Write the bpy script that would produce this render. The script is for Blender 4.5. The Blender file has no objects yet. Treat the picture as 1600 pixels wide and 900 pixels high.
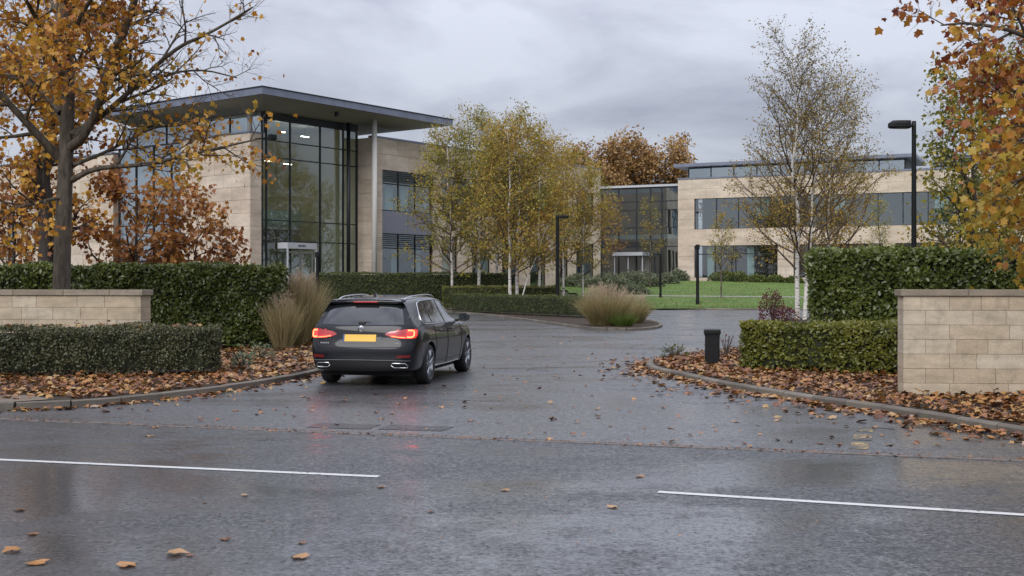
import bpy, bmesh, math, random
import numpy as np
from mathutils import Vector, Matrix
from mathutils.bvhtree import BVHTree
from mathutils.geometry import tessellate_polygon

PI = math.pi
SC = bpy.context.scene
COL = SC.collection

# ------------------------------------------------------------------ camera, sky, sun, exposure
CAM_H, FPX, HZ = 1.65, 1800.0, 440.0
cd = bpy.data.cameras.new('camera')
cd.sensor_width = 36.0
cd.lens = 36.0 * FPX / 1600.0
cd.shift_y = -(450.0 - HZ) / 1600.0
cd.clip_start, cd.clip_end = 0.1, 3000.0
cam = bpy.data.objects.new('camera', cd)
cam.location = (0, 0, CAM_H)
cam.rotation_euler = (PI / 2, 0, 0)
COL.objects.link(cam)
SC.camera = cam

SUN_FROM = Vector((-0.30, -0.70, 0.62)).normalized()
world = bpy.data.worlds.new('World')
SC.world = world
world.use_nodes = True
wn, wl = world.node_tree.nodes, world.node_tree.links
wn.clear()
w_out = wn.new('ShaderNodeOutputWorld')
w_bg = wn.new('ShaderNodeBackground')
w_bg.inputs['Strength'].default_value = 0.1
w_sky = wn.new('ShaderNodeTexSky')
w_sky.sky_type = 'NISHITA'
w_sky.sun_disc = False
w_sky.sun_elevation = math.asin(SUN_FROM.z)
w_sky.sun_rotation = math.atan2(SUN_FROM.x, SUN_FROM.y)
w_tc = wn.new('ShaderNodeTexCoord')
w_map = wn.new('ShaderNodeMapping')
w_map.inputs['Scale'].default_value = (2.0, 2.0, 5.0)
w_map.inputs['Location'].default_value = (0.3, 0.9, 0.15)
w_noise = wn.new('ShaderNodeTexNoise')
w_noise.inputs['Scale'].default_value = 1.7
w_noise.inputs['Detail'].default_value = 9.0
w_noise.inputs['Roughness'].default_value = 0.56
w_noise.inputs['Distortion'].default_value = 0.35
w_ramp = wn.new('ShaderNodeValToRGB')
w_ramp.color_ramp.elements[0].position = 0.37
w_ramp.color_ramp.elements[0].color = (0.225, 0.236, 0.288, 1)
w_ramp.color_ramp.elements[1].position = 0.60
w_ramp.color_ramp.elements[1].color = (0.385, 0.402, 0.458, 1)
# an overcast sky is brighter towards the zenith
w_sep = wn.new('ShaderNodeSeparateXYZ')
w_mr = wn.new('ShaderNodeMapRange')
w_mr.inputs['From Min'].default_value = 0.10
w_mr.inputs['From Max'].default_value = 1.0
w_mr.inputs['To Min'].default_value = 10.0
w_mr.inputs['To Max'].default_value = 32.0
w_mul = wn.new('ShaderNodeVectorMath')
w_mul.operation = 'SCALE'
w_mix = wn.new('ShaderNodeMix')
w_mix.data_type = 'RGBA'
w_mix.inputs['Factor'].default_value = 0.92
wl.new(w_tc.outputs['Generated'], w_map.inputs['Vector'])
wl.new(w_map.outputs['Vector'], w_noise.inputs['Vector'])
wl.new(w_noise.outputs['Fac'], w_ramp.inputs['Fac'])
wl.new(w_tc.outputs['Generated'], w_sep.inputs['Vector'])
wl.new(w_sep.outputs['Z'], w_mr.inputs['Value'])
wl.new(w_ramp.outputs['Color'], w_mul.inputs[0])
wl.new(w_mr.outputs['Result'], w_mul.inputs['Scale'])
wl.new(w_sky.outputs['Color'], w_mix.inputs['A'])
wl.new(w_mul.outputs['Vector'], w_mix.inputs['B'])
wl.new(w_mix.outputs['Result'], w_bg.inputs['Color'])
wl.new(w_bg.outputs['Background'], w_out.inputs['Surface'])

sun_d = bpy.data.lights.new('sun', 'SUN')
sun_d.energy = 1.5
sun_d.angle = math.radians(40)
sun_d.color = (1.0, 0.985, 0.965)
sun = bpy.data.objects.new('sun', sun_d)
sun.rotation_euler = (-SUN_FROM).to_track_quat('-Z', 'Y').to_euler()
sun.location = (-20, -30, 60)
COL.objects.link(sun)

SC.view_settings.view_transform = 'Standard'
SC.view_settings.look = 'None'
SC.view_settings.exposure = 0.6
SC.view_settings.gamma = 1.0
SC.view_settings.use_curve_mapping = False
SC.cycles.max_bounces = 8
SC.cycles.diffuse_bounces = 3
SC.cycles.glossy_bounces = 3
SC.cycles.transparent_max_bounces = 12
SC.cycles.transmission_bounces = 4
SC.cycles.caustics_reflective = False
SC.cycles.caustics_refractive = False
SC.cycles.sample_clamp_indirect = 6.0
try:
    SC.cycles.use_denoising = True
    SC.cycles.denoiser = 'OPENIMAGEDENOISE'
except Exception:
    pass

# ------------------------------------------------------------------ helpers
def GP(px, py, z=0.0):
    """ground point seen at a pixel of the 1600x900 photograph"""
    d = FPX * (CAM_H - z) / (py - HZ)
    return ((px - 800.0) * d / FPX, d)

def XD(px, d):
    return (px - 800.0) * d / FPX

def smooth(t):
    t = min(1.0, max(0.0, t))
    return t * t * (3 - 2 * t)

def gz(x, y):
    """height of the land: flat to the far kerb, then a gentle rise to the buildings"""
    cap = 0.45 + 1.25 * smooth((x + 1.0) / 7.0)
    return min(cap, max(0.0, (y - 66.5) * 0.057))

def mesh_from(name, V, F, tint=None, smooth_shade=False):
    """V (n,3) array, F list of index arrays (each 2-D with a fixed corner count)"""
    me = bpy.data.meshes.new(name)
    V = np.asarray(V, dtype=np.float32)
    if isinstance(F, np.ndarray):
        F = [F]
    F = [np.asarray(f, dtype=np.int32) for f in F if len(f)]
    me.vertices.add(len(V))
    me.vertices.foreach_set('co', V.ravel())
    loops = np.concatenate([f.ravel() for f in F])
    tot = np.concatenate([np.full(len(f), f.shape[1], dtype=np.int32) for f in F])
    start = np.concatenate([[0], np.cumsum(tot)[:-1]]).astype(np.int32)
    me.loops.add(len(loops))
    me.loops.foreach_set('vertex_index', loops)
    me.polygons.add(len(tot))
    me.polygons.foreach_set('loop_start', start)
    me.update(calc_edges=True)
    if tint is not None:
        a = me.attributes.new('tint', 'FLOAT', 'FACE')
        a.data.foreach_set('value', np.asarray(tint, dtype=np.float32))
    if smooth_shade:
        me.polygons.foreach_set('use_smooth', np.ones(len(tot), dtype=bool))
    return me

class MB:
    """collects boxes, tubes, prisms and lathes that become ONE mesh"""
    def __init__(s):
        s.v, s.f = [], []
    def add(s, vs, fs):
        o = len(s.v)
        s.v += [tuple(p) for p in vs]
        s.f += [tuple(i + o for i in f) for f in fs]
        return s
    def box(s, x0, x1, y0, y1, z0, z1, c=0.0):
        if x0 > x1: x0, x1 = x1, x0
        if y0 > y1: y0, y1 = y1, y0
        if c <= 0:
            v = [(x0,y0,z0),(x1,y0,z0),(x1,y1,z0),(x0,y1,z0),(x0,y0,z1),(x1,y0,z1),(x1,y1,z1),(x0,y1,z1)]
            f = [(0,3,2,1),(4,5,6,7),(0,1,5,4),(1,2,6,5),(2,3,7,6),(3,0,4,7)]
            return s.add(v, f)
        bm = bmesh.new()
        bmesh.ops.create_cube(bm, size=1.0)
        for q in bm.verts:
            q.co = Vector(((x0+x1)/2 + q.co.x*(x1-x0), (y0+y1)/2 + q.co.y*(y1-y0), (z0+z1)/2 + q.co.z*(z1-z0)))
        bmesh.ops.bevel(bm, geom=list(bm.edges), offset=c, segments=2, affect='EDGES', profile=0.6)
        bm.verts.ensure_lookup_table()
        s.add([q.co[:] for q in bm.verts], [[q.index for q in f.verts] for f in bm.faces])
        bm.free()
        return s
    def prism(s, poly, ax, a0, a1):
        """polygon in the plane normal to axis ax, extruded a0..a1"""
        n = len(poly)
        def mk(p, a):
            if ax == 'x': return (a, p[0], p[1])
            if ax == 'y': return (p[0], a, p[1])
            return (p[0], p[1], a)
        v = [mk(p, a0) for p in poly] + [mk(p, a1) for p in poly]
        f = [tuple(range(n-1, -1, -1)), tuple(range(n, 2*n))]
        f += [(i, (i+1) % n, n + (i+1) % n, n + i) for i in range(n)]
        return s.add(v, f)
    def tube(s, pts, rad, sides=8, caps=True):
        pts = [Vector(p) for p in pts]
        if not isinstance(rad, (list, tuple, np.ndarray)): rad = [rad] * len(pts)
        vs, fs = [], []
        ref = None
        for i, p in enumerate(pts):
            t = (pts[min(i+1, len(pts)-1)] - pts[max(i-1, 0)]).normalized()
            if ref is None:
                ref = t.orthogonal().normalized()
            ref = (ref - t * ref.dot(t))
            ref = ref.normalized() if ref.length > 1e-6 else t.orthogonal().normalized()
            b = t.cross(ref)
            for k in range(sides):
                a = 2*PI*k/sides
                vs.append(p + (ref*math.cos(a) + b*math.sin(a)) * rad[i])
        for i in range(len(pts)-1):
            for k in range(sides):
                fs.append((i*sides+k, i*sides+(k+1)%sides, (i+1)*sides+(k+1)%sides, (i+1)*sides+k))
        if caps:
            fs.append(tuple(range(sides-1, -1, -1)))
            fs.append(tuple((len(pts)-1)*sides + k for k in range(sides)))
        return s.add(vs, fs)
    def lathe(s, prof, ax='z', sides=24, o=(0,0,0), closed=False):
        """profile of (radius, height) turned about an axis"""
        vs, fs = [], []
        n = len(prof)
        for k in range(sides):
            a = 2*PI*k/sides
            for r, h in prof:
                c, q = r*math.cos(a), r*math.sin(a)
                vs.append({'z': (o[0]+c, o[1]+q, o[2]+h), 'x': (o[0]+h, o[1]+c, o[2]+q), 'y': (o[0]+q, o[1]+h, o[2]+c)}[ax])
        for k in range(sides):
            k2 = (k+1) % sides
            for i in range(n-1 if not closed else n):
                j = (i+1) % n
                fs.append((k*n+i, k2*n+i, k2*n+j, k*n+j))
        return s.add(vs, fs)
    def mesh(s, name, smooth_shade=False):
        me = bpy.data.meshes.new(name)
        me.from_pydata(s.v, [], s.f)
        me.update()
        if smooth_shade:
            me.polygons.foreach_set('use_smooth', np.ones(len(me.polygons), dtype=bool))
        return me
    def build(s, name, m, parent=None, sm=False, label=None):
        return link(name, s.mesh(name, sm), m, parent, label)

def link(name, me, m=None, parent=None, label=None):
    o = bpy.data.objects.new(name, me)
    COL.objects.link(o)
    if m is not None and me is not None and len(me.materials) == 0:
        me.materials.append(m)
    if parent is not None: o.parent = parent
    if label: o['label'] = label
    return o

def tag(o, label, cat, group=None, kind=None):
    o['label'] = label
    o['category'] = cat
    if group: o['group'] = group
    if kind: o['kind'] = kind
    return o

def thing(name, label, cat, loc=(0,0,0), rz=0.0, group=None):
    o = bpy.data.objects.new(name, None)
    o.empty_display_size = 0.2
    COL.objects.link(o)
    o.location = loc
    o.rotation_euler = (0, 0, rz)
    return tag(o, label, cat, group)

def struct(o, label=None, cat=None):
    o['kind'] = 'structure'
    if label: o['label'] = label
    if cat: o['category'] = cat
    return o

def copy_tree(root, loc, rz=0.0, sc=1.0, label=None, group=None):
    r = root.copy()
    COL.objects.link(r)
    r.location, r.rotation_euler = loc, (0, 0, rz)
    r.scale = (sc, sc, sc) if not isinstance(sc, tuple) else sc
    if label: r['label'] = label
    if group: r['group'] = group
    for ch in list(root.children):
        c = ch.copy()
        COL.objects.link(c)
        c.parent = r
        for g in list(ch.children):
            e = g.copy()
            COL.objects.link(e)
            e.parent = c
    return r

# ------------------------------------------------------------------ materials
def newmat(name):
    m = bpy.data.materials.new(name)
    m.use_nodes = True
    nt = m.node_tree
    b = nt.nodes['Principled BSDF']
    return m, nt, nt.nodes, nt.links, b

def plain(name, col, rough=0.5, metal=0.0, spec=0.5, emis=0.0, ecol=None, coat=0.0, var=0.0, scale=6.0, bump=0.0, bscale=60.0):
    m, nt, N, L, b = newmat(name)
    b.inputs['Base Color'].default_value = (*col, 1)
    b.inputs['Roughness'].default_value = rough
    b.inputs['Metallic'].default_value = metal
    b.inputs['Specular IOR Level'].default_value = spec
    b.inputs['Coat Weight'].default_value = coat
    b.inputs['Coat Roughness'].default_value = 0.04
    if emis > 0:
        b.inputs['Emission Color'].default_value = (*(ecol or col), 1)
        b.inputs['Emission Strength'].default_value = emis
    if var > 0:
        tc = N.new('ShaderNodeTexCoord'); n = N.new('ShaderNodeTexNoise')
        n.inputs['Scale'].default_value = scale; n.inputs['Detail'].default_value = 6
        r = N.new('ShaderNodeValToRGB')
        r.color_ramp.elements[0].position = .3; r.color_ramp.elements[1].position = .7
        r.color_ramp.elements[0].color = (*[c*(1-var) for c in col], 1)
        r.color_ramp.elements[1].color = (*[min(1, c*(1+var)) for c in col], 1)
        L.new(tc.outputs['Object'], n.inputs['Vector']); L.new(n.outputs['Fac'], r.inputs['Fac']); L.new(r.outputs['Color'], b.inputs['Base Color'])
    if bump > 0:
        tc = N.new('ShaderNodeTexCoord'); n2 = N.new('ShaderNodeTexNoise')
        n2.inputs['Scale'].default_value = bscale; n2.inputs['Detail'].default_value = 5
        bp = N.new('ShaderNodeBump'); bp.inputs['Strength'].default_value = bump; bp.inputs['Distance'].default_value = .02
        L.new(tc.outputs['Object'], n2.inputs['Vector']); L.new(n2.outputs['Fac'], bp.inputs['Height']); L.new(bp.outputs['Normal'], b.inputs['Normal'])
    return m

def leafmat(name, cols, trans=0.3, rough=0.45, spec=0.4, pos=None):
    m, nt, N, L, b = newmat(name)
    at = N.new('ShaderNodeAttribute'); at.attribute_name = 'tint'
    r = N.new('ShaderNodeValToRGB')
    while len(r.color_ramp.elements) < len(cols): r.color_ramp.elements.new(0.5)
    for i, c in enumerate(cols):
        e = r.color_ramp.elements[i]
        e.position = pos[i] if pos else i / (len(cols) - 1)
        e.color = (*c, 1)
    b.inputs['Roughness'].default_value = rough
    b.inputs['Specular IOR Level'].default_value = spec
    tr = N.new('ShaderNodeBsdfTranslucent'); mx = N.new('ShaderNodeMixShader')
    mx.inputs[0].default_value = trans
    out = N['Material Output']
    L.new(at.outputs['Fac'], r.inputs['Fac'])
    L.new(r.outputs['Color'], b.inputs['Base Color']); L.new(r.outputs['Color'], tr.inputs['Color'])
    L.new(b.outputs['BSDF'], mx.inputs[1]); L.new(tr.outputs['BSDF'], mx.inputs[2]); L.new(mx.outputs['Shader'], out.inputs['Surface'])
    return m

def stonemat(name, c1, c2, c3, scale=3.0, streak=0.22, bump=0.25):
    """sandstone: every block its own tone (object random), grain and soft weather stains"""
    m, nt, N, L, b = newmat(name)
    oi = N.new('ShaderNodeObjectInfo')
    r = N.new('ShaderNodeValToRGB')
    r.color_ramp.elements.new(0.5)
    for e, c, p in zip(r.color_ramp.elements, (c1, c2, c3), (0.0, 0.55, 1.0)):
        e.color = (*c, 1); e.position = p
    tc = N.new('ShaderNodeTexCoord'); geo = N.new('ShaderNodeNewGeometry')
    n = N.new('ShaderNodeTexNoise'); n.inputs['Scale'].default_value = scale; n.inputs['Detail'].default_value = 8; n.inputs['Roughness'].default_value = .6
    mp = N.new('ShaderNodeMapping'); mp.inputs['Scale'].default_value = (1, 1, 3.5)
    n2 = N.new('ShaderNodeTexNoise'); n2.inputs['Scale'].default_value = scale * 22; n2.inputs['Detail'].default_value = 4
    L.new(geo.outputs['Position'], mp.inputs['Vector']); L.new(mp.outputs['Vector'], n.inputs['Vector']); L.new(geo.outputs['Position'], n2.inputs['Vector'])
    mr = N.new('ShaderNodeMapRange'); mr.inputs['From Min'].default_value = .3; mr.inputs['From Max'].default_value = .7; mr.inputs['To Min'].default_value = .74; mr.inputs['To Max'].default_value = 1.14
    mr2 = N.new('ShaderNodeMapRange'); mr2.inputs['From Min'].default_value = .3; mr2.inputs['From Max'].default_value = .7; mr2.inputs['To Min'].default_value = .90; mr2.inputs['To Max'].default_value = 1.08
    mu = N.new('ShaderNodeMath'); mu.operation = 'MULTIPLY'
    sc_ = N.new('ShaderNodeVectorMath'); sc_.operation = 'SCALE'
    L.new(oi.outputs['Random'], r.inputs['Fac']); L.new(n.outputs['Fac'], mr.inputs['Value']); L.new(n2.outputs['Fac'], mr2.inputs['Value'])
    L.new(mr.outputs['Result'], mu.inputs[0]); L.new(mr2.outputs['Result'], mu.inputs[1])
    L.new(r.outputs['Color'], sc_.inputs[0]); L.new(mu.outputs['Value'], sc_.inputs['Scale'])
    # lichen and damp blotches
    n3 = N.new('ShaderNodeTexNoise'); n3.inputs['Scale'].default_value = scale * 1.7; n3.inputs['Detail'].default_value = 9; n3.inputs['Roughness'].default_value = .7
    mp3 = N.new('ShaderNodeMapping'); mp3.inputs['Scale'].default_value = (1.6, 1.6, .8); mp3.inputs['Location'].default_value = (3.1, 7.7, 1.3)
    mr3 = N.new('ShaderNodeMapRange'); mr3.inputs['From Min'].default_value = .52; mr3.inputs['From Max'].default_value = .72; mr3.inputs['To Max'].default_value = streak
    mx3 = N.new('ShaderNodeMix'); mx3.data_type = 'RGBA'; mx3.inputs['B'].default_value = (.155, .145, .095, 1)
    L.new(geo.outputs['Position'], mp3.inputs['Vector']); L.new(mp3.outputs['Vector'], n3.inputs['Vector']); L.new(n3.outputs['Fac'], mr3.inputs['Value'])
    L.new(mr3.outputs['Result'], mx3.inputs['Factor']); L.new(sc_.outputs['Vector'], mx3.inputs['A']); L.new(mx3.outputs['Result'], b.inputs['Base Color'])
    b.inputs['Roughness'].default_value = .82; b.inputs['Specular IOR Level'].default_value = .25
    bp = N.new('ShaderNodeBump'); bp.inputs['Strength'].default_value = bump; bp.inputs['Distance'].default_value = .01
    L.new(n2.outputs['Fac'], bp.inputs['Height']); L.new(bp.outputs['Normal'], b.inputs['Normal'])
    return m

def asphalt(name, base=(0.038, 0.039, 0.042), w0=.42, w1=.57, ior=1.8, r0=.36, r1=.11, wsh=.22):
    m, nt, N, L, b = newmat(name)
    geo = N.new('ShaderNodeNewGeometry')
    def noise(scale, detail, rough=.55, mscale=None, dist=0.0):
        n = N.new('ShaderNodeTexNoise'); n.inputs['Scale'].default_value = scale; n.inputs['Detail'].default_value = detail; n.inputs['Roughness'].default_value = rough
        n.inputs['Distortion'].default_value = dist
        if mscale:
            mp = N.new('ShaderNodeMapping'); mp.inputs['Scale'].default_value = mscale; mp.inputs['Rotation'].default_value = (0, 0, 0.288)
            L.new(geo.outputs['Position'], mp.inputs['Vector']); L.new(mp.outputs['Vector'], n.inputs['Vector'])
        else: L.new(geo.outputs['Position'], n.inputs['Vector'])
        return n
    def rng(src, a, b_, c, d):
        mr = N.new('ShaderNodeMapRange')
        for k, v in (('From Min', a), ('From Max', b_), ('To Min', c), ('To Max', d)): mr.inputs[k].default_value = v
        L.new(src, mr.inputs['Value']); return mr.outputs['Result']
    def math_(op, x, y):
        q = N.new('ShaderNodeMath'); q.operation = op
        for i, t in enumerate((x, y)):
            if isinstance(t, (int, float)): q.inputs[i].default_value = t
            else: L.new(t, q.inputs[i])
        return q.outputs['Value']
    large = noise(0.33, 5, .6, (0.55, 1.25, 1), .6)      # wet and drying patches drawn out along the road
    mid = noise(2.3, 5, .6)
    grit = noise(30, 5, .8)
    mott = noise(12, 7, .78)
    vor = N.new('ShaderNodeTexVoronoi'); vor.inputs['Scale'].default_value = 42
    L.new(geo.outputs['Position'], vor.inputs['Vector'])
    wetf = rng(math_('ADD', math_('MULTIPLY', large.outputs['Fac'], .75), math_('MULTIPLY', mid.outputs['Fac'], .25)), w0, w1, 0, 1)
    # colour
    tone = math_('MULTIPLY', rng(grit.outputs['Fac'], .40, .62, .25, 2.1), rng(mid.outputs['Fac'], .3, .7, .85, 1.15))
    tone = math_('MULTIPLY', tone, rng(wetf, 0, 1, 1.2, .75))
    tone = math_('MULTIPLY', tone, rng(mott.outputs['Fac'], .35, .65, .62, 1.4))
    s = N.new('ShaderNodeVectorMath'); s.operation = 'SCALE'; s.inputs[0].default_value = base
    L.new(tone, s.inputs['Scale'])
    L.new(s.outputs['Vector'], b.inputs['Base Color'])
    # a film of water lies over the grit, thick and flat in some places, drying in others
    b.inputs['Roughness'].default_value = .55
    b.inputs['Specular IOR Level'].default_value = .4
    h = math_('ADD', math_('MULTIPLY', grit.outputs['Fac'], .7), math_('MULTIPLY', vor.outputs['Distance'], .5))
    bp = N.new('ShaderNodeBump'); bp.inputs['Distance'].default_value = .006; bp.inputs['Strength'].default_value = .8
    L.new(h, bp.inputs['Height']); L.new(bp.outputs['Normal'], b.inputs['Normal'])
    b.inputs['Coat IOR'].default_value = ior
    # films and dry crowns: a ragged threshold that moves with how wet the place is
    lvl = math_('ADD', math_('ADD', math_('MULTIPLY', mott.outputs['Fac'], .75), math_('MULTIPLY', grit.outputs['Fac'], .8)), math_('MULTIPLY', wetf, wsh))
    L.new(rng(lvl, 0.74, 1.03, .06, 1.0), b.inputs['Coat Weight'])
    L.new(rng(wetf, 0, 1, r0, r1), b.inputs['Coat Roughness'])
    bp2 = N.new('ShaderNodeBump'); bp2.inputs['Distance'].default_value = .004
    L.new(rng(wetf, 0, 1, .45, .08), bp2.inputs['Strength'])
    L.new(h, bp2.inputs['Height']); L.new(bp2.outputs['Normal'], b.inputs['Coat Normal'])
    return m

def paintmat(name, col, wear):
    """road paint worn through to the tarmac"""
    m, nt, N, L, b = newmat(name)
    geo = N.new('ShaderNodeNewGeometry')
    n = N.new('ShaderNodeTexNoise'); n.inputs['Scale'].default_value = 22; n.inputs['Detail'].default_value = 8; n.inputs['Roughness'].default_value = .75
    n3 = N.new('ShaderNodeTexNoise'); n3.inputs['Scale'].default_value = 3.2; n3.inputs['Detail'].default_value = 5
    ad = N.new('ShaderNodeMath'); ad.operation = 'MULTIPLY_ADD'; ad.inputs[1].default_value = .5
    r = N.new('ShaderNodeValToRGB')
    r.color_ramp.elements[0].position = wear - .05; r.color_ramp.elements[1].position = wear + .06
    r.color_ramp.elements[0].color = (.045, .045, .047, 1); r.color_ramp.elements[1].color = (*col, 1)
    L.new(geo.outputs['Position'], n.inputs['Vector']); L.new(geo.outputs['Position'], n3.inputs['Vector'])
    L.new(n3.outputs['Fac'], ad.inputs[0]); L.new(n.outputs['Fac'], ad.inputs[2])
    L.new(ad.outputs['Value'], r.inputs['Fac']); L.new(r.outputs['Color'], b.inputs['Base Color'])
    b.inputs['Roughness'].default_value = .4
    return m

def glassmat(name, tint=(.55, .62, .62), refl=.12, rough=0.02):
    m, nt, N, L, b = newmat(name)
    N.remove(b)
    tr = N.new('ShaderNodeBsdfTransparent'); tr.inputs['Color'].default_value = (*tint, 1)
    gl = N.new('ShaderNodeBsdfGlossy'); gl.inputs['Roughness'].default_value = rough; gl.inputs['Color'].default_value = (.84, .94, 1, 1)
    lw = N.new('ShaderNodeLayerWeight'); lw.inputs['Blend'].default_value = .5
    pw = N.new('ShaderNodeMath'); pw.operation = 'POWER'; pw.inputs[1].default_value = 4.0
    fr = N.new('ShaderNodeMapRange'); fr.inputs['To Min'].default_value = refl; fr.inputs['To Max'].default_value = 1.0
    L.new(lw.outputs['Facing'], pw.inputs[0]); L.new(pw.outputs['Value'], fr.inputs['Value'])
    geo = N.new('ShaderNodeNewGeometry')
    n = N.new('ShaderNodeTexNoise'); n.inputs['Scale'].default_value = .35; n.inputs['Detail'].default_value = 2
    bp = N.new('ShaderNodeBump'); bp.inputs['Strength'].default_value = .05; bp.inputs['Distance'].default_value = .15
    L.new(geo.outputs['Position'], n.inputs['Vector']); L.new(n.outputs['Fac'], bp.inputs['Height']); L.new(bp.outputs['Normal'], gl.inputs['Normal'])
    mx = N.new('ShaderNodeMixShader')
    L.new(fr.outputs['Result'], mx.inputs[0]); L.new(tr.outputs['BSDF'], mx.inputs[1]); L.new(gl.outputs['BSDF'], mx.inputs[2])
    L.new(mx.outputs['Shader'], N['Material Output'].inputs['Surface'])
    return m

def barkmat(name, c1, c2, scale=9.0, birch=False):
    m, nt, N, L, b = newmat(name)
    geo = N.new('ShaderNodeNewGeometry')
    mp = N.new('ShaderNodeMapping'); mp.inputs['Scale'].default_value = (1, 1, 3.2) if birch else (1, 1, .25)
    n = N.new('ShaderNodeTexNoise'); n.inputs['Scale'].default_value = scale; n.inputs['Detail'].default_value = 8; n.inputs['Roughness'].default_value = .65
    r = N.new('ShaderNodeValToRGB')
    r.color_ramp.elements[0].color = (*c1, 1); r.color_ramp.elements[1].color = (*c2, 1)
    r.color_ramp.elements[0].position = .38 if birch else .32; r.color_ramp.elements[1].position = .46 if birch else .70
    L.new(geo.outputs['Position'], mp.inputs['Vector']); L.new(mp.outputs['Vector'], n.inputs['Vector']); L.new(n.outputs['Fac'], r.inputs['Fac']); L.new(r.outputs['Color'], b.inputs['Base Color'])
    bp = N.new('ShaderNodeBump'); bp.inputs['Strength'].default_value = .6; bp.inputs['Distance'].default_value = .03
    L.new(n.outputs['Fac'], bp.inputs['Height']); L.new(bp.outputs['Normal'], b.inputs['Normal'])
    b.inputs['Roughness'].default_value = .75; b.inputs['Specular IOR Level'].default_value = .3
    return m

def groundmat(name, cols, scale=1.2, fine=40.0, rough=.85, bump=.6):
    m, nt, N, L, b = newmat(name)
    geo = N.new('ShaderNodeNewGeometry')
    n = N.new('ShaderNodeTexNoise'); n.inputs['Scale'].default_value = scale; n.inputs['Detail'].default_value = 6
    n2 = N.new('ShaderNodeTexNoise'); n2.inputs['Scale'].default_value = fine; n2.inputs['Detail'].default_value = 4; n2.inputs['Roughness'].default_value = .7
    ad = N.new('ShaderNodeMath'); ad.operation = 'MULTIPLY_ADD'; ad.inputs[1].default_value = .5
    hf = N.new('ShaderNodeMath'); hf.operation = 'MULTIPLY'; hf.inputs[1].default_value = .5
    r = N.new('ShaderNodeValToRGB')
    while len(r.color_ramp.elements) < len(cols): r.color_ramp.elements.new(.5)
    for i, c in enumerate(cols):
        r.color_ramp.elements[i].color = (*c, 1); r.color_ramp.elements[i].position = .33 + .34 * i / (len(cols) - 1)
    L.new(geo.outputs['Position'], n.inputs['Vector']); L.new(geo.outputs['Position'], n2.inputs['Vector'])
    L.new(n2.outputs['Fac'], hf.inputs[0]); L.new(n.outputs['Fac'], ad.inputs[0]); L.new(hf.outputs['Value'], ad.inputs[2])
    L.new(ad.outputs['Value'], r.inputs['Fac']); L.new(r.outputs['Color'], b.inputs['Base Color'])
    bp = N.new('ShaderNodeBump'); bp.inputs['Strength'].default_value = bump; bp.inputs['Distance'].default_value = .03
    L.new(n2.outputs['Fac'], bp.inputs['Height']); L.new(bp.outputs['Normal'], b.inputs['Normal'])
    b.inputs['Roughness'].default_value = rough; b.inputs['Specular IOR Level'].default_value = .3
    return m

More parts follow.
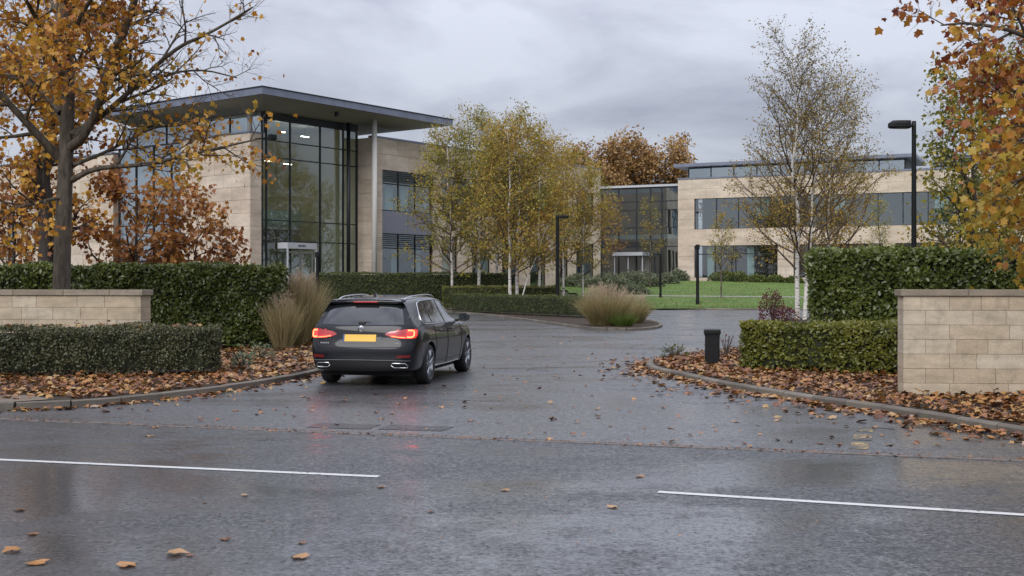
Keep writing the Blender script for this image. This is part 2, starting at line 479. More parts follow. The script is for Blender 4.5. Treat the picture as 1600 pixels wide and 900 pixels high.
M = dict(
    road=asphalt('wet_asphalt'),
    access=asphalt('wet_asphalt_access', (0.042, 0.042, 0.045), .34, .58, 2.2, .44, .22, .26),
    patch=asphalt('dark_asphalt_patch', (0.022, 0.022, 0.024)),
    white_paint=paintmat('white_road_paint', (.56, .56, .55), .60),
    yellow_paint=paintmat('yellow_road_paint', (.40, .26, .08), .80),
    kerb=stonemat('kerb_concrete', (.12, .105, .09), (.165, .145, .12), (.20, .175, .15), 2.5, streak=.5, bump=.5),
    channel=plain('channel_concrete', (.115, .10, .092), .5, var=.35, scale=9, bump=.5, bscale=50),
    soil=groundmat('soil', [(.018, .012, .008), (.04, .027, .017), (.07, .046, .028)], 2.0, 30),
    land=groundmat('rough_land', [(.03, .035, .015), (.05, .055, .022), (.075, .07, .03)], .4, 14),
    lawn=groundmat('lawn_grass', [(.062, .11, .018), (.098, .155, .026), (.135, .195, .036)], .55, 22, .7, .5),
    path=plain('path_gravel', (.30, .27, .24), .9, var=.2),
    pave=groundmat('footway', [(.10, .075, .055), (.16, .125, .095), (.20, .16, .12)], 1.5, 25, .6),
    stone=stonemat('garden_sandstone', (.42, .335, .235), (.47, .385, .28), (.49, .42, .325), 2.2, streak=.5, bump=.3),
    stone_in=plain('mortar', (.43, .355, .265), .9, var=.15),
    coping=stonemat('coping_stone', (.25, .205, .155), (.29, .24, .18), (.32, .265, .205), 2.6, streak=.6, bump=.4),
    clad=stonemat('limestone_cladding', (.56, .455, .355), (.60, .50, .395), (.62, .53, .43), .5, bump=.1),
    clad_in=plain('cladding_joint', (.42, .345, .265), .9),
    metal_dark=plain('dark_grey_metal', (.022, .025, .030), .42, .3),
    metal_roof=plain('grey_roof_metal', (.19, .21, .265), .38, .5, var=.12, scale=1.2),
    soffit=plain('pale_soffit', (.40, .385, .36), .7, var=.05, scale=.6),
    spandrel=plain('grey_panel', (.215, .22, .27), .45, .2),
    white_metal=plain('white_metal', (.45, .46, .48), .4),
    column=plain('pale_column', (.62, .60, .56), .55),
    steel=plain('brushed_steel', (.45, .46, .48), .3, .9),
    int_wall=plain('interior_wall', (.74, .66, .46), .8),
    int_dark=plain('interior_dark', (.16, .17, .165), .8, var=.5, scale=.5),
    int_floor=plain('interior_floor', (.22, .20, .17), .5),
    int_white=plain('interior_ceiling', (.55, .56, .54), .8),
    blind=plain('window_blind', (.42, .56, .52), .8),
    light=plain('ceiling_lamp', (1, 1, 1), .5, emis=9.0, ecol=(1.0, .95, .82)),
    spot=plain('wall_spot', (1, .8, .4), .5, emis=5.0, ecol=(1.0, .82, .45)),
    glass=glassmat('curtain_glass', (.74, .84, .79), .20),
    glass_blue=glassmat('blue_curtain_glass', (.50, .64, .70), .46),
    glass_win=glassmat('window_glass', (.58, .65, .66), .22),
    black=plain('black_powder_coat', (.006, .0065, .007), .42, .0, spec=.25),
    black_rough=plain('black_plastic', (.007, .0075, .008), .5, spec=.25, bump=.15, bscale=80),
    lamp_glass=plain('lamp_lens', (.50, .47, .36), .3),
    rubber=plain('tyre_rubber', (.012, .012, .0125), .72),
    bark=barkmat('grey_brown_bark', (.040, .032, .024), (.155, .128, .098), 10),
    bark_dark=barkmat('dark_bark', (.020, .016, .013), (.065, .052, .042), 10),
    birch=barkmat('birch_bark', (.06, .05, .04), (.62, .585, .53), 5.0, True),
    twig=plain('twig_bark', (.060, .042, .030), .8),
    twig_birch=plain('birch_twig', (.095, .065, .045), .8),
    hedge_core=plain('hedge_core', (.020, .024, .010), .95),
    maple_leaf=leafmat('amber_maple_leaf', [(.16, .045, .014), (.36, .13, .020), (.50, .235, .026), (.56, .31, .035), (.36, .25, .04)], .35),
    rust_leaf=leafmat('rust_leaf', [(.16, .055, .022), (.29, .11, .032), (.40, .175, .045), (.48, .26, .06)], .32),
    red_leaf=leafmat('red_orange_leaf', [(.13, .030, .016), (.25, .065, .022), (.39, .145, .026), (.49, .27, .034), (.43, .31, .045)], .36),
    birch_leaf=leafmat('birch_leaf', [(.12, .145, .03), (.20, .205, .038), (.31, .265, .042), (.42, .30, .042), (.38, .21, .038)], .36),
    sparse_leaf=leafmat('olive_birch_leaf', [(.11, .085, .034), (.18, .145, .038), (.29, .21, .038), (.40, .25, .035)], .36),
    yellow_leaf=leafmat('yellow_green_leaf', [(.10, .13, .025), (.20, .20, .03), (.38, .29, .03), (.45, .30, .03)], .36),
    oak_leaf=leafmat('brown_oak_leaf', [(.19, .105, .042), (.30, .165, .058), (.39, .23, .075), (.42, .28, .09)], .3),
    laurel=leafmat('laurel_leaf', [(.028, .042, .010), (.064, .086, .018), (.115, .14, .028), (.20, .21, .045)], .2, .33, .5),
    yew=leafmat('yew_leaf', [(.032, .032, .015), (.060, .062, .028), (.095, .096, .042), (.18, .135, .066)], .15, .42, .4),
    privet=leafmat('privet_leaf', [(.045, .056, .011), (.105, .118, .020), (.185, .18, .030), (.28, .22, .036)], .25, .38, .45),
    box=leafmat('box_leaf', [(.026, .040, .011), (.055, .074, .019), (.09, .11, .026), (.15, .14, .035)], .2, .45),
    mound=leafmat('grey_green_leaf', [(.06, .085, .045), (.11, .135, .075), (.17, .19, .11), (.22, .20, .11)], .2, .6),
    silver=leafmat('silver_leaf', [(.09, .13, .07), (.16, .20, .12), (.24, .28, .18)], .2, .6),
    shrub_green=leafmat('shrub_leaf', [(.030, .058, .014), (.062, .10, .025), (.12, .14, .03), (.2, .17, .035)], .25),
    burgundy=leafmat('burgundy_leaf', [(.045, .010, .014), (.10, .018, .022), (.17, .035, .035)], .25),
    straw=leafmat('straw_grass', [(.10, .115, .035), (.22, .19, .075), (.42, .33, .17), (.52, .41, .25)], .3, .6),
    plume=leafmat('seed_plume', [(.34, .25, .16), (.46, .35, .24), (.56, .45, .33)], .35, .7),
    green_grass=leafmat('green_grass', [(.06, .10, .02), (.11, .16, .03), (.19, .22, .05)], .3, .5),
    lawn_blade=leafmat('lawn_blade', [(.062, .115, .018), (.105, .17, .028), (.15, .215, .04)], .3, .5),
    litter=leafmat('fallen_leaf_litter', [(.055, .025, .015), (.125, .050, .023), (.25, .098, .034), (.36, .165, .05), (.38, .235, .075), (.38, .27, .20)], .12, .35, .5),
    litter_wet=leafmat('wet_fallen_leaf', [(.10, .035, .015), (.26, .095, .028), (.38, .17, .045), (.44, .27, .13)], .1, .3, .5),
)

# ------------------------------------------------------------------ foliage tools
T_MAPLE_V = np.array([(0,0,0),(0,.42,-.03),(0,1,-.14),
                      (.38,-.04,.02),(.33,.20,.05),(.60,.46,-.05),(.31,.58,.04),
                      (-.38,-.04,.02),(-.33,.20,.05),(-.60,.46,-.05),(-.31,.58,.04)], dtype=np.float32)
T_MAPLE_F = np.array([(0,3,4),(0,4,1),(1,4,5),(1,5,6),(1,6,2),(0,8,7),(0,1,8),(1,9,8),(1,10,9),(1,2,10)])
T_LEAF_V = np.array([(0,0,0),(.30,.42,.08),(0,1,-.05),(-.30,.42,.08)], dtype=np.float32)
T_LEAF_F = np.array([(0,1,2),(0,2,3)])
T_OVAL_V = np.array([(0,0,0),(.24,.25,.06),(.27,.65,.06),(0,1,-.04),(-.27,.65,.06),(-.24,.25,.06)], dtype=np.float32)
T_OVAL_F = np.array([(0,1,2),(0,2,3),(0,3,4),(0,4,5)])

def unit(a):
    return a / np.maximum(np.linalg.norm(a, axis=1, keepdims=True), 1e-6)

def leaves_mesh(name, P, D, Nn, S, tint, tv=T_LEAF_V, tf=T_LEAF_F):
    """one mesh of many leaves: position, long axis, face normal, size, tint"""
    D = unit(D)
    Nn = Nn - D * np.sum(Nn * D, axis=1, keepdims=True)
    Nn = unit(Nn)
    X = np.cross(D, Nn)
    V = (P[:, None, :] + S[:, None, None] * (tv[None, :, 0:1] * X[:, None, :] + tv[None, :, 1:2] * D[:, None, :] + tv[None, :, 2:3] * Nn[:, None, :])).reshape(-1, 3)
    F = (tf[None] + (np.arange(len(P)) * len(tv))[:, None, None]).reshape(-1, tf.shape[1])
    return mesh_from(name, V, F, np.repeat(np.clip(tint, 0, 1), len(tf)))

def lump(P, f=1.0, ph=0.0):
    x, y, z = P[:, 0]*f + ph, P[:, 1]*f + 1.7*ph, P[:, 2]*f - ph
    return (np.sin(1.9*x + 1.3*y) + np.sin(2.7*y - 1.1*z + 1) + np.sin(2.3*z + 1.7*x + 2) + np.sin(4.1*x - 3.3*z + y)) / 4

class Tubes:
    """tapered branches gathered into one mesh"""
    def __init__(s): s.V, s.F, s.n = [], [], 0
    def add(s, pts, rad, sides):
        pts = np.asarray(pts, dtype=np.float64); rad = np.asarray(rad, dtype=np.float64)
        n = len(pts)
        T = np.gradient(pts, axis=0); T = unit(T)
        ref = np.array([0.31, 0.87, 0.38]) if abs(T[0] @ np.array([.31, .87, .38])) < .9 else np.array([1.0, 0, 0])
        A = unit(np.cross(T, ref[None])); B = np.cross(T, A)
        a = np.arange(sides) * 2 * PI / sides
        R = pts[:, None] + rad[:, None, None] * (np.cos(a)[None, :, None] * A[:, None] + np.sin(a)[None, :, None] * B[:, None])
        s.V.append(R.reshape(-1, 3))
        i = np.arange(n - 1)[:, None] * sides; k = np.arange(sides)[None]; k2 = (k + 1) % sides
        s.F.append(np.stack([i + k, i + k2, i + sides + k2, i + sides + k], -1).reshape(-1, 4) + s.n)
        s.n += n * sides
    def mesh(s, name):
        return mesh_from(name, np.concatenate(s.V), np.concatenate(s.F), smooth_shade=True)

def rot_about(v, ax, a):
    return v*math.cos(a) + np.cross(ax, v)*math.sin(a) + ax*(ax @ v)*(1-math.cos(a))

class Grower:
    def __init__(s, seed, prm):
        s.r = np.random.default_rng(seed); s.p = prm; s.thick = Tubes(); s.thin = Tubes(); s.leaf = []
    def limb(s, pts, r0, r1, lvl):
        """a limb along a given polyline (smoothed) that then branches by itself"""
        pts = np.asarray(pts, float)
        for _ in range(2):
            q = [pts[0]]
            for a, b in zip(pts[:-1], pts[1:]): q += [a*.75 + b*.25, a*.25 + b*.75]
            q.append(pts[-1]); pts = np.array(q)
        rad = r0 + (r1 - r0) * np.linspace(0, 1, len(pts))**.8
        s._store(pts, rad, lvl); s._children(pts, rad, lvl)
    def _store(s, pts, rad, lvl):
        p = s.p
        (s.thick if lvl <= p.get('thick', 1) else s.thin).add(pts, rad, p['sides'][min(lvl, len(p['sides'])-1)])
    def grow(s, p0, d, L, r, lvl):
        p, g = s.p, s.r
        n = max(3, int(L / p['seg'][min(lvl, len(p['seg'])-1)]))
        pts = [np.array(p0, float)]; d = np.array(d, float)
        for i in range(n):
            d = d + g.normal(0, p['wander'], 3) + np.array([0, 0, p['up'][min(lvl, len(p['up'])-1)]])
            d /= np.linalg.norm(d)
            pts.append(pts[-1] + d * L / n)
        pts = np.array(pts)
        rad = r * (1 - (1 - p['tip']) * np.linspace(0, 1, n+1))
        s._store(pts, rad, lvl); s._children(pts, rad, lvl)
    def _children(s, pts, rad, lvl):
        p, g = s.p, s.r
        seg = np.linalg.norm(np.diff(pts, axis=0), axis=1); L = seg.sum(); cum = np.concatenate([[0], np.cumsum(seg)])
        def at(t):
            q = t * L; i = min(len(seg)-1, max(0, int(np.searchsorted(cum, q) - 1))); u = (q - cum[i]) / max(seg[i], 1e-6)
            return pts[i] + (pts[i+1]-pts[i])*u, (pts[i+1]-pts[i]) / max(seg[i], 1e-6), rad[i] + (rad[i+1]-rad[i])*u
        if lvl >= p['leaf_lvl']:
            for t in np.linspace(p.get('leaf_from', .2), 1, max(1, int(L * p['leaf_per_m'] + g.random()))):
                q, d, _ = at(t); s.leaf.append(np.concatenate([q, d]))
        if lvl >= p['max']: return
        k = p['n'][min(lvl, len(p['n'])-1)]
        k = max(1, int(round(k * (L if p.get('per_m') else 1) * g.uniform(.8, 1.2))))
        az = g.uniform(0, 6.28)
        st = p['start'][min(lvl, len(p['start'])-1)]
        for j in range(k):
            t = st + (1 - st) * (j + g.uniform(.1, .9)) / k
            q, d, rr = at(min(t, .99))
            az += 2.4 + g.normal(0, .4)
            ax = np.cross(d, [0.01, 0.02, 1.0]) if abs(d[2]) < .98 else np.array([1.0, 0, 0]); ax /= np.linalg.norm(ax)
            ang = p['ang'][min(lvl, len(p['ang'])-1)] * g.uniform(.75, 1.25)
            c = rot_about(rot_about(d, ax, ang), d, az)
            shape = p['shape'](t) if lvl == 0 and 'shape' in p else (1 - .55*t)
            ln = p['len'][min(lvl, len(p['len'])-1)] * shape * g.uniform(.7, 1.25)
            if p.get('rel'): ln *= L
            s.grow(q, c, ln, min(rr*.72, p['rmax'][min(lvl, len(p['rmax'])-1)]), lvl + 1)

def finish_tree(name, label, cat, loc, gr, bark, twig, leafm, size, jit=.09, tv=T_LEAF_V, tf=T_LEAF_F, hang=.6, group=None, tint_bias=0.0, tint_spread=.62, lumpf=.6, rz=0.0, keep=None, tint_grad=None):
    root = thing(name, label, cat, loc, rz, group)
    tr = link('trunk', gr.thick.mesh('trunk'), bark, root)
    if gr.thin.V:
        o = link('branches', gr.thin.mesh('branches'), twig, root); o['kind'] = 'stuff'
    A = np.array(gr.leaf); g = gr.r
    if keep is not None:
        A = A[keep(A, g)]
    n = len(A)
    P = A[:, :3] + g.normal(0, jit, (n, 3))
    D = unit(A[:, 3:] * .5 + g.normal(0, .75, (n, 3))) + np.array([0, 0, -hang])
    Nn = g.normal(0, 1, (n, 3)) + np.array([0, -.35, .5])
    S = size * g.uniform(.6, 1.25, n)
    tint = tint_bias + .5 + tint_spread * (g.random(n) - .5) * 1.1 + .32 * lump(P, lumpf, float(g.uniform(0, 6)))
    if tint_grad: tint = tint + np.clip((tint_grad[0] - P[:, 2]) * tint_grad[1], -.30, .30)
    o = link('crown', leaves_mesh('crown', P, D, Nn, S, tint, tv, tf), leafm, root); o['kind'] = 'stuff'
    return root

def hedge(name, label, loc, rz, L, depth, H, leafm, leaf=.07, dens=900, seed=1, group=None, lumps=.05, back=False, stem=True, bare=0.08):
    """clipped hedge: dark twiggy core, stems, and leaves through the outer shell; local x along, y into depth"""
    g = np.random.default_rng(seed)
    root = thing(name, label, 'hedge', loc, rz, group)
    c = MB()
    nx, nz = max(4, int(L/.5)), 6
    c.box(.09, L-.09, .10, depth-.10, .10, H-.10, .05)
    o = c.build('core', M['hedge_core'], root)
    faces = [('f', L*H), ('t', L*depth), ('l', depth*H), ('r', depth*H)] + ([('b', L*H)] if back else [])
    Ps, Ns = [], []
    for k, ar in faces:
        n = int(ar * dens); a, b = g.random(n), g.random(n)
        q = -np.abs(g.normal(0, .045, n)); z0 = .03
        if k == 'f': P = np.stack([a*L, -q*0 - q, z0 + b*(H-z0)], 1); Nn = np.tile([0, -1, .25], (n, 1))
        if k == 'b': P = np.stack([a*L, depth + q, z0 + b*(H-z0)], 1); Nn = np.tile([0, 1, .25], (n, 1))
        if k == 't': P = np.stack([a*L, b*depth, H + q], 1); Nn = np.tile([0, -.15, 1], (n, 1))
        if k == 'l': P = np.stack([-q, a*depth, z0 + b*(H-z0)], 1); Nn = np.tile([-1, 0, .25], (n, 1))
        if k == 'r': P = np.stack([L + q, a*depth, z0 + b*(H-z0)], 1); Nn = np.tile([1, 0, .25], (n, 1))
        Ps.append(P); Ns.append(Nn)
    P, Nn = np.concatenate(Ps), np.concatenate(Ns).astype(float)
    # round the edges and let the surface wander
    e = .10
    for ax, lo, hi in ((0, 0, L), (2, -9, H)):
        t = np.clip((e - (hi - P[:, ax])) / e, 0, 1); P[:, 1] += np.where(P[:, 1] < depth/2, 1, -1) * t*t*.05
        t2 = np.clip((e - (P[:, ax] - lo)) / e, 0, 1); P[:, 1] += np.where(P[:, 1] < depth/2, 1, -1) * t2*t2*.05
    lm = lump(P + np.array([loc[0], loc[1], 0]), 2.2, seed) ; lm2 = lump(P, .7, seed*.37)
    P += unit(Nn) * (lumps * lm + lumps * 1.3 * lm2)[:, None]
    n = len(P)
    low = P[:, 2] < .22
    keep = ~(low & (g.random(n) < .55))
    gaps = lump(P, 3.4, seed*1.9) > (.62 - bare)      # thin places where the inside shows
    keep &= ~(gaps & (g.random(n) < .6))
    P, Nn, lm = P[keep], Nn[keep], lm[keep]; n = len(P)
    Nn = unit(Nn) + g.normal(0, .55, (n, 3))
    D = g.normal(0, 1, (n, 3)) + np.array([0, 0, .1])
    S = leaf * g.uniform(.45, 1.45, n)
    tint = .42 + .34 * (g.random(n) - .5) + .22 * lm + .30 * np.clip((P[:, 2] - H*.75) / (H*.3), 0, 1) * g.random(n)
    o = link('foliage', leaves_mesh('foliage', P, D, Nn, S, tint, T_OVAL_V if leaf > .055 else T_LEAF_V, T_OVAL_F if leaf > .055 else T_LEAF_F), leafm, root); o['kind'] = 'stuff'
    # a few stray shoots above the clipped top
    tb = Tubes(); sp, sd = [], []
    for i in range(int(L * 5)):
        p0 = np.array([g.uniform(.1, L-.1), g.uniform(.08, depth-.1), H - .05]); h = g.uniform(.06, .17)
        p1 = p0 + np.array([g.normal(0, .03), g.normal(0, .03), h]); tb.add([p0, (p0+p1)/2, p1], [.004, .003, .002], 3)
        for t in (.55, .8, 1.0): sp.append(p0 + (p1-p0)*t); sd.append([g.normal(), g.normal(), .6])
    if stem:
        for i in range(int(L * 3)):
            x = g.uniform(.1, L-.1); y = g.uniform(.14, .3)
            tb.add([(x, y, -.02), (x + g.normal(0, .04), y, .16), (x + g.normal(0, .10), y + .05, .40)], [.016, .013, .008], 5)
    o = link('stems', tb.mesh('stems'), M['twig'], root); o['kind'] = 'stuff'
    sp, sd = np.array(sp), np.array(sd); k = len(sp)
    o = link('shoots', leaves_mesh('shoots', sp, sd, g.normal(0, 1, (k, 3)), leaf*.9*g.uniform(.6, 1, k), g.uniform(.5, 1, k)), leafm, root); o['kind'] = 'stuff'
    return root

def ribbons(name, P0, D0, Ln, W, droop, tint, g, nseg=5):
    """curved grass blades as tapering ribbons"""
    n = len(P0); D0 = unit(D0)
    side = unit(np.cross(D0, np.tile([0, 0, 1.0], (n, 1))) + g.normal(0, .35, (n, 3)))
    V = np.zeros((n, nseg+1, 2, 3)); p = P0.copy(); d = D0.copy()
    for i in range(nseg+1):
        t = i / nseg; w = W * (1 - t**2 * .92) * .5
        V[:, i, 0] = p - side * w[:, None]; V[:, i, 1] = p + side * w[:, None]
        d = unit(d + np.array([0, 0, -1.0]) * (droop / nseg)[:, None] * (.5 + t*1.5)); p = p + d * (Ln / nseg)[:, None]
    b = (np.arange(n) * (nseg+1) * 2)[:, None, None]
    i = np.arange(nseg)[None, :, None] * 2
    F = (b + i + np.array([0, 1, 3, 2])[None, None]).reshape(-1, 4)
    return mesh_from(name, V.reshape(-1, 3), F, np.repeat(np.clip(tint, 0, 1), nseg))

def grass_clump(name, label, loc, H, R, seed, n=1400, plumes=160, mat=None, group=None, lean=(0, 0), cat='ornamental grass'):
    g = np.random.default_rng(seed)
    root = thing(name, label, cat, loc, 0, group)
    a = g.uniform(0, 2*PI, n); r = R * .5 * np.sqrt(g.random(n))
    P = np.stack([r*np.cos(a), r*np.sin(a), np.full(n, -.02)], 1)
    out = (r / (R*.5))**.8 * .62 * (R / max(H, .1)) / .75
    D = np.stack([np.cos(a)*out + lean[0] + g.normal(0, .12, n), np.sin(a)*out + lean[1] + g.normal(0, .12, n), np.ones(n)], 1)
    ln = H * g.uniform(.55, 1.02, n)
    tint = .34 + .5*g.random(n) - .12*(out > .4)
    o = link('blades', ribbons('blades', P, D, ln, np.full(n, .011) * g.uniform(.7, 1.3, n), g.uniform(.15, .9, n), tint, g), mat or M['straw'], root); o['kind'] = 'stuff'
    if plumes:
        # seed heads: stalk tops with many fine hairs
        k = plumes; a = g.uniform(0, 2*PI, k); r = R*.75*np.sqrt(g.random(k)); h = H * g.uniform(.72, 1.06, k) * (1 - .22*(r/R))
        C = np.stack([r*np.cos(a) + lean[0]*h, r*np.sin(a) + lean[1]*h, h], 1); m = 14
        t = g.random((k, m)); ax = np.stack([np.cos(a)*.45, np.sin(a)*.45, np.ones(k)], 1)
        P = (C[:, None] + ax[:, None]*(t*.24 - .12)[..., None] + g.normal(0, .012, (k, m, 3))).reshape(-1, 3)
        D = np.repeat(ax, m, 0) + g.normal(0, .45, (k*m, 3))
        o = link('plumes', ribbons('plumes', P, D, g.uniform(.05, .12, k*m), np.full(k*m, .009), g.uniform(0, .5, k*m), g.random(k*m), g, 2), M['plume'], root); o['kind'] = 'stuff'
    return root

def shrub(name, label, loc, R, H, leafm, leaf, n, seed, group=None, cat='shrub', stems=9, core=False):
    """low mound: short stems and leaves through an uneven dome"""
    g = np.random.default_rng(seed)
    root = thing(name, label, cat, loc, g.uniform(0, 6), group)
    d = unit(g.normal(0, 1, (n, 3))); d[:, 2] = np.abs(d[:, 2])
    rad = 1 - .35*g.random(n)**2; rad *= 1 + .16*lump(d*2.2, 1.6, seed)
    P = d * rad[:, None] * np.array([R, R*.85, H])
    P[:, 2] = np.maximum(P[:, 2], .03)
    D = unit(d + g.normal(0, .6, (n, 3))); Nn = d + g.normal(0, .6, (n, 3))
    o = link('foliage', leaves_mesh('foliage', P, D, Nn, leaf*g.uniform(.6, 1.3, n), .25 + .45*g.random(n) + .3*d[:, 2]*g.random(n) + .15*lump(P, 3, seed)), leafm, root); o['kind'] = 'stuff'
    if core:
        MB().lathe([(0, H*.72), (R*.35, H*.66), (R*.6, H*.45), (R*.7, H*.2), (R*.66, 0)], 'z', 12).build('core', M['hedge_core'], root, True)
    tb = Tubes()
    for i in range(stems):
        a = g.uniform(0, 6.28); t = g.uniform(.3, .85)
        tb.add([(0, 0, -.02), (R*.4*t*math.cos(a), R*.4*t*math.sin(a), H*.4), (R*t*math.cos(a), R*t*math.sin(a), H*.8)], [.014, .010, .005], 4)
    link('stems', tb.mesh('stems'), M['twig'], root)
    return root

# ------------------------------------------------------------------ land, roads, kerbs
def road_edge(x):
    return 13.8 - 0.296 * (x + 6.1)

def poly_sheet(name, pts, z, m, zf=None):
    pts3 = [Vector((x, y, 0)) for x, y in pts]
    tris = tessellate_polygon([pts3])
    me = bpy.data.meshes.new(name)
    vs = [(x, y, zf(x, y) if zf else z) for x, y in pts]
    fs = []
    for t in tris:
        a, b, c = (pts3[i] for i in t)
        fs.append(tuple(t) if (b-a).cross(c-a).z > 0 else tuple(reversed(t)))
    me.from_pydata(vs, [], fs); me.update()
    return link(name, me, m)

def grid_sheet(name, xs, ys, zf, m, inside=None):
    V, F, idx = [], [], {}
    for j, y in enumerate(ys):
        for i, x in enumerate(xs):
            idx[i, j] = len(V); V.append((x, y, zf(x, y)))
    for j in range(len(ys)-1):
        for i in range(len(xs)-1):
            cx, cy = (xs[i]+xs[i+1])/2, (ys[j]+ys[j+1])/2
            if inside is None or inside(cx, cy): F.append((idx[i, j], idx[i+1, j], idx[i+1, j+1], idx[i, j+1]))
    me = bpy.data.meshes.new(name); me.from_pydata(V, [], F); me.update()
    me.polygons.foreach_set('use_smooth', np.ones(len(F), dtype=bool))
    return link(name, me, m)

gx = [-900, -400, -200, -100, -60] + list(range(-40, 46, 3)) + [60, 100, 200, 400, 900]
gy = [-200, -80, -30, 0, 30, 60] + [66.5] + list(range(69, 112, 3)) + [130, 180, 300, 600, 1500]
struct(grid_sheet('ground', gx, gy, lambda x, y: gz(x, y) - .03, M['land']), 'rough open land around the buildings and roads')

e = Vector((.9589, -.2838))
struct(poly_sheet('main_road', [(-90, road_edge(-90)-15), (90, road_edge(90)-15), (90, road_edge(90)), (-90, road_edge(-90))], 0.0, M['road']), 'wet grey asphalt of the main road in front')
struct(poly_sheet('access_road', [(-60, road_edge(-60)), (60, road_edge(60)), (60, 67.3), (-60, 67.3)], 0.0, M['access']), 'wet asphalt of the entrance road leading in')

def strip(name, a, b, w, z, m):
    a, b = Vector(a), Vector(b); d = (b-a).normalized(); n = Vector((-d.y, d.x)) * w/2
    return poly_sheet(name, [tuple(a-n), tuple(b-n), tuple(b+n), tuple(a+n)], z, m)

# the seam where the entrance road meets the main road: a worn concrete channel of short lengths
ch = thing('drainage_channel', 'worn concrete channel line across the mouth of the entrance road', 'channel', (0, 0, 0))
ch['kind'] = 'structure'
cb = MB().box(-.5, .5, -.045, .045, -.02, .006); chm = cb.mesh('channel_stone'); chm.materials.append(M['channel'])
rr = random.Random(5)
for i in range(38):
    x = -15 + i*.8 ; o = link('channel_stone', chm, None, ch)
    o.location = (x, road_edge(x), rr.uniform(-.002, .003)); o.rotation_euler = (0, 0, -.2877 + rr.uniform(-.004, .004)); o.scale = (.8*1.03, rr.uniform(1.0, 1.5), 1)

for nm, a, b, lab in (('lane_line', GP(-260, 707), GP(592, 745), 'long white painted centre line on the left of the main road'),
                      ('lane_line', GP(1028, 769), GP(1800, 817.5), 'long white painted centre line on the right of the main road')):
    struct(strip(nm, a, b, .085, .004, M['white_paint']), lab)
for a, b, w in ((GP(1354, 667), GP(1351, 675), .17), (GP(1350, 679), GP(1347, 688), .19), (GP(1345, 692), GP(1341, 702), .18), (GP(1372, 668), GP(1398, 671), .06)):
    struct(strip('faded_marking', a, b, w, .004, M['yellow_paint']), 'faded yellow paint mark worn into the asphalt by the right kerb')
for px0, px1, py0, py1 in ((478, 575, 661, 668), (590, 690, 664, 671)):
    p = [GP(px0, py1), GP(px1, py1+3), GP(px1+20, py0+3), GP(px0+20, py0)]
    struct(poly_sheet('asphalt_patch', p, .004, M['patch']), 'dark repair patch in the asphalt behind the car' if px0 < 500 else 'dark repair patch in the asphalt right of the other one')

def chaikin(P, n=2, closed=False):
    P = [Vector(p) for p in P]
    for _ in range(n):
        q = [] if closed else [P[0]]
        m = len(P)
        for i in range(m if closed else m-1):
            a, b = P[i], P[(i+1) % m]; q += [a*.75+b*.25, a*.25+b*.75]
        if not closed: q.append(P[-1])
        P = q
    return P

KS = MB()
KS.prism([(-.065, -.12), (.065, -.12), (.065, .075), (.045, .095), (-.035, .100), (-.065, .085)], 'x', -.5, .5)
KSM = KS.mesh('kerb_stone'); KSM.materials.append(M['kerb'])

def kerb(label, P, zf=None, step=.66, seed=1, width=1.0, name='kerb'):
    rg = random.Random(seed)
    root = thing(name, label, 'kerb', (P[0].x, P[0].y, 0)); root['kind'] = 'structure'
    seg = [(b-a).length for a, b in zip(P[:-1], P[1:])]; cum = [0]
    for s_ in seg: cum.append(cum[-1]+s_)
    def at(s_):
        s_ = min(max(s_, 0), cum[-1]-1e-4)
        for i in range(len(seg)):
            if s_ <= cum[i+1]: return P[i].lerp(P[i+1], (s_-cum[i])/max(seg[i], 1e-6))
    n = max(1, int(cum[-1]/step))
    for i in range(n):
        a, b = at(i*cum[-1]/n), at((i+1)*cum[-1]/n); c = (a+b)/2; d = b-a
        o = link('kerb_stone', KSM, None, root)
        z = zf(c.x, c.y) if zf else 0
        o.location = (c.x - P[0].x, c.y - P[0].y, z + rg.uniform(-.006, .006)); o.rotation_euler = (rg.uniform(-.02, .02), 0, math.atan2(d.y, d.x) + rg.uniform(-.008, .008))
        o.scale = (d.length - .012, width, 1)
    return root

BED_L = chaikin([(-40, 24.55), (-14, 16.85), (-8, 15.07), (-6.5, 14.70), (-5.4, 15.4), (-4.75, 16.4), (-4.0, 18.0), (-3.5, 20.1), (-3.25, 22.8), (-3.45, 27), (-4.2, 33), (-5.6, 37.6), (-8.5, 40.5), (-14, 42.5), (-40, 48)])
BED_R = chaikin([(45, -.3), (14, 8.9), (8, 10.55), (6.3, 11.2), (5.45, 12.2), (4.93, 14.0), (4.15, 15.6), (3.43, 17.5), (2.98, 19.5), (2.55, 21.3), (2.72, 22.9), (3.2, 24.0), (3.95, 25.5), (5.4, 27.5), (7.5, 32), (9.3, 39), (9.7, 45), (11.5, 49.5), (16, 52.5), (45, 56)])
ISL = chaikin([(-3.9, 63), (-1.24, 56), (1.2, 46), (2.2, 41), (3.3, 38.2), (4.7, 39.0), (5.6, 42.5), (5.7, 47), (5.3, 54), (4.4, 62), (2.6, 66.6), (-4, 66.6)], 2, True)
for nm, P, lab in (('planting_bed', BED_L, 'leaf strewn planting bed to the left of the entrance'), ('planting_bed', BED_R, 'leaf strewn planting bed to the right of the entrance'), ('planting_bed', ISL, 'planted traffic island in the middle of the entrance road')):
    struct(poly_sheet(nm, [tuple(p) for p in P], .085, M['soil']), lab)
# the side of the bed behind the kerb is closed by the kerb stones themselves
kerb('pale concrete kerb curving round the left planting bed', BED_L[8:], seed=2)
kerb('concrete kerb curving round the right planting bed past the bollard', BED_R[6:], seed=3)
kerb('low kerb edging the planted traffic island', ISL + [ISL[0]], seed=4)
LK = chaikin([(6.0, 71.5), (6.5, 68.6), (8.0, 67.25), (12, 66.85), (20, 66.9), (45, 66.7)])
kerb('far kerb along the front of the green lawn', LK, seed=6, step=1.6)

